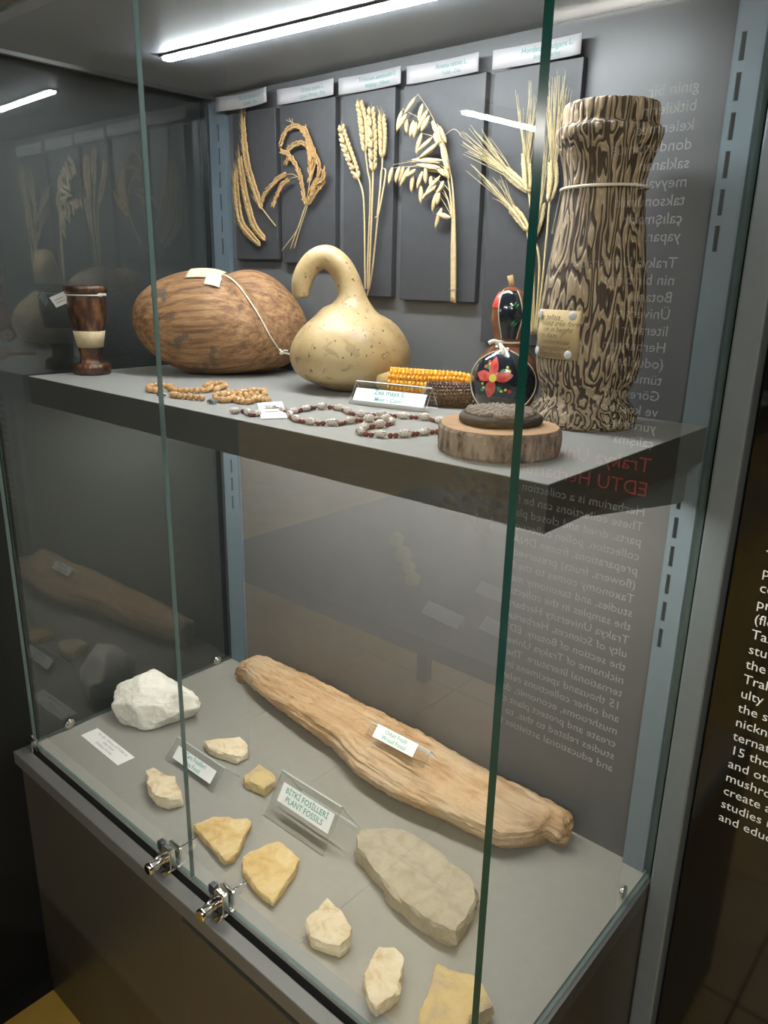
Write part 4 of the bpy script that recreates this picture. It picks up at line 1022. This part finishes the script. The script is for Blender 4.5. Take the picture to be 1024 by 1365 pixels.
def log():
    t = None
    m, nt, out = newmat('petrified_wood'); L = nt.links.new
    p = N(nt, 'ShaderNodeBsdfPrincipled', i_Roughness=.85); p.inputs['Specular IOR Level'].default_value = .25; L(p.outputs[0], out.inputs[0])
    tc = N(nt, 'ShaderNodeTexCoord'); mp = N(nt, 'ShaderNodeMapping'); mp.inputs['Scale'].default_value = (.14, 1, 1); L(tc.outputs['Object'], mp.inputs[0])
    n1 = N(nt, 'ShaderNodeTexNoise', i_Scale=80, i_Detail=9, i_Roughness=.7, i_Distortion=.4); L(mp.outputs[0], n1.inputs[0])
    gr = ramp(nt, n1.outputs[0], [(.30, (.24, .135, .07)), (.41, (.44, .27, .145)), (.52, (.56, .37, .215)), (.72, (.66, .49, .32))])
    n2 = N(nt, 'ShaderNodeTexNoise', i_Scale=9, i_Detail=4); L(tc.outputs['Object'], n2.inputs[0])
    pl = ramp(nt, n2.outputs[0], [(.50, (0, 0, 0)), (.66, (.6, .6, .6))])
    mx = N(nt, 'ShaderNodeMixRGB'); mx.inputs[2].default_value = (.60, .47, .33, 1); L(pl, mx.inputs[0]); L(gr, mx.inputs[1]); L(mx.outputs[0], p.inputs['Base Color'])
    b = N(nt, 'ShaderNodeBump', i_Strength=1.0, i_Distance=.007); L(n1.outputs[0], b.inputs['Height']); L(b.outputs[0], p.inputs['Normal'])
    front = [(318,905),(335,925),(365,955),(400,982),(440,1005),(470,1042),(520,1075),(580,1102),(630,1125),(660,1139),(690,1137),(715,1130),(732,1115)]
    top = [(312,882),(340,872),(365,876),(400,889),(450,910),(500,938),(560,970),(620,1003),(680,1035),(720,1050),(750,1068),(765,1080)]
    hh = lambda x: .060+.018*math.sin(math.pi*min(1, max(0, (x-.02)/.85)))
    F = [at(u, v, 'z', .012) for u, v in front]+[at(u, v, 'z', .030) for u, v in ((737, 1096), (750, 1096), (768, 1094))]
    F = [F[0]]+[b_ for a_, b_ in zip(F, F[1:]) if b_.x > a_.x]
    T = [at(u, v, 'z', hh(.07*i+.05)*.97) for i, (u, v) in enumerate(top)]
    def itp(A, x):
        if x <= A[0].x: return A[0].y
        for a_, b_ in zip(A, A[1:]):
            if a_.x <= x <= b_.x and b_.x > a_.x: return a_.y+(b_.y-a_.y)*(x-a_.x)/(b_.x-a_.x)
        return A[-1].y
    x0, x1 = max(F[0].x, T[0].x)-.012, F[-1].x; ns = 220; n = 96; mb = MB()
    for i in range(ns+1):
        q = i/ns; x = x0+(x1-x0)*q; yb = min(D-.013, itp(T, x)+.018); yf = min(itp(F, x), yb-.052*min(1, max(0, (x-.5)/.2))); h = hh(x)
        e = min(1, q/.05)**.5*min(1, (1-q)/.02+.55)
        cy_, hw = (yf+yb)/2, max(.010, (yb-yf)/2)*(.55+.45*e); h *= (.55+.45*e)
        for j in range(n):
            a = 2*math.pi*j/n; ca, sa = math.cos(a), math.sin(a)
            yy = cy_+hw*math.copysign(abs(ca)**.75, ca); zz = h*.5+h*.5*math.copysign(abs(sa)**.8, sa)
            if ca < 0 and sa < 0: yy += .020*(-ca)*(-sa)   # undercut foot
            if ca < 0: zz -= .012*(-ca)*max(0, sa)   # front face leans back
            r = .008*noise.noise(Vector((x*6, ca*1.6, sa*1.6)))-.008*abs(noise.noise(Vector((x*4, ca*4.5, sa*4.5))))-.005*abs(noise.noise(Vector((x*9, ca*11, sa*11))))+.0034*noise.noise(Vector((x*34, ca*12, sa*12)))+.0026*noise.noise(Vector((x*90, yy*110, zz*110)))
            xx = x+(.010*noise.noise(Vector((yy*30, zz*30, 2.0)))+.006*noise.noise(Vector((yy*90, zz*90, 5.0))) if i in (0, ns) or i < 4 or i > ns-4 else 0)
            mb.v.append((xx, min(D-.012, yy+r*ca), max(.0006, zz+r*sa)))
    for i in range(ns):
        for j in range(n): j2 = (j+1) % n; mb.face([i*n+j, i*n+j2, (i+1)*n+j2, (i+1)*n+j], 0, True)
    # broken ends
    for s, k in ((0, -1), (ns, 1)):
        ring = [s*n+j for j in range(n)]; cc = sum((Vector(mb.v[r]) for r in ring), Vector())/n
        prev = ring
        for f_ in (.7, .4):
            b0 = len(mb.v)
            for r in ring:
                pnt = cc.lerp(Vector(mb.v[r]), f_); pnt.x += k*(.004+.006*noise.noise(pnt*60)); mb.v.append(tuple(pnt))
            cur = list(range(b0, b0+n))
            for j in range(n):
                j2 = (j+1) % n; f4 = [prev[j], prev[j2], cur[j2], cur[j]]; mb.face(f4 if k < 0 else f4[::-1])
            prev = cur
        mb.face(prev if k < 0 else prev[::-1])
    c = Vector((.45, .41, 0)); o = mb.build('petrified_log', m, None, c); tag(o, 'long tan petrified log along the back of the deck', 'fossil wood')
    return o
log()
# sign on the log
p0 = at(487, 982, 'z', .079); p1 = at(563, 1026, 'z', .079)
tent((p0.x, p0.y-.004, .079), (p1.x, p0.y-.004, .079), .040, .022, 'small clear acrylic sign lying on the petrified log', ['Odun Fosili', 'Wood Fossil'], (.12, .80, .25, 1.05), [.0105, .0105], M_TEALP)
# flat printed label
q = [at(u, v, 'z', .0008) for u, v in ((108, 980), (130, 970.5), (179.5, 1009.5), (157, 1020))]
t = thing('paper_label', 'flat white three-line paper label lying left of the cream wedge stone', 'label card', (q[3].x, q[3].y, 0))
mb = MB(); mb.add(q+[p-Vector((0, 0, .0006)) for p in q], [(0,1,2,3), (7,6,5,4), (0,4,5,1), (1,5,6,2), (2,6,7,3), (3,7,4,0)]); k = mb.build('sheet', M_TENTCARD, t)
X = (q[3]-q[0]); Y = (q[1]-q[0])
for i, s in enumerate(['Tar. Böl. Odunsu J.B.M Bitki ve', 'Odun Fosili', '(Gelibolu Kumlu)']):
    c_ = q[0]+X*.52+Y*(.78-.26*i); c_.z = .0011
    text_on(k, s, .0085, M_GREYP, frame(c_, X, Y), 'CENTER')

# ------------------------------------------------------------------ low table across the aisle, seen only mirrored in the glass
def aisle_table():
    t = thing('aisle_table', 'low dark display table across the aisle, mirrored in the right door', 'table', (.30, -1.05, FLOOR))
    mb = MB(); mb.box(-.30, .72, -1.60, -.62, .11, .15); mb.build('top', M_BACK, t)
    for x in (-.27, .66):
        for y in (-1.57, -.69):
            mb = MB(); mb.box(x, x+.04, y, y+.04, FLOOR, .11); mb.build('leg', M_BASE, t)
    yb = pbr('pale_yellow_seed_ball', (.62, .55, .22), .6, c2=(.52, .45, .15), scale=60)
    for k, (u, v, r) in enumerate([(530, 719, .021), (539, 738, .022), (546, 755, .017), (552, 771, .018)]):
        d = RT*((u-512)/FPX)+UP*(-(v-682.5)/FPX)+FW; d.y, o = -d.y, Vector((CAM_P.x, -CAM_P.y, CAM_P.z)); p = o+d*((.15+r-o.z)/d.z)
        mb = MB(); mb.ell((0, 0, 0), (0, 0, 1), r, r, n=20, rings=14); mb.v = [tuple(Vector(q)*(1+.04*noise.noise(Vector(q)*60))+p) for q in mb.v]
        tag(mb.build('seed_ball', yb, None, Vector((p.x, p.y, .15))), ['largest back', 'second', 'smallest', 'front'][k]+' pale yellow seed ball of the row on the aisle table', 'seed', 'seed balls on the aisle table')
    for k, (x, y) in enumerate([(.42, -.72), (.44, -.90), (.56, -.74)]):
        c = thing('table_card', ['left', 'far', 'near right'][k]+' white card on the aisle table, mirrored in the glass', 'label card', (x, y, .15), 'cards on the aisle table')
        Mx = frame((x, y, .162), (1, .15, 0), (0, -.5, .5)); mb = MB(); mb.box(-.055, .055, -.016, .016, -.0006, .0006, M=Mx); mb.build('sheet', M_TENTCARD, c)
        mb = MB(); mb.box(-.05, .05, -.004, .004, 0, .010, M=Matrix.Translation((x, y-.008, .15))); mb.build('foot', M_ACRE, c)
    c = Vector((.16, -1.25, .15)); b = thing('dried_bouquet', 'dried straw-coloured flowers lying on the aisle table', 'plant bunch', tuple(c)); rnd = random.Random(3); mb = MB(); fl = MB()
    for i in range(26):
        e = c+Vector((rnd.uniform(-.10, .12), rnd.uniform(-.10, .10), rnd.uniform(.05, .20))); mb.tube([c+Vector((0, 0, .003)), c.lerp(e, .5)+Vector((0, 0, .02)), e], .0015, 5); fl.ell(e, (0, 0, 1), .012, .016, n=8, rings=5)
    mb.build('stems', M_BARLEY, b); fl.build('flower_heads', M_OAT, b)
aisle_table()
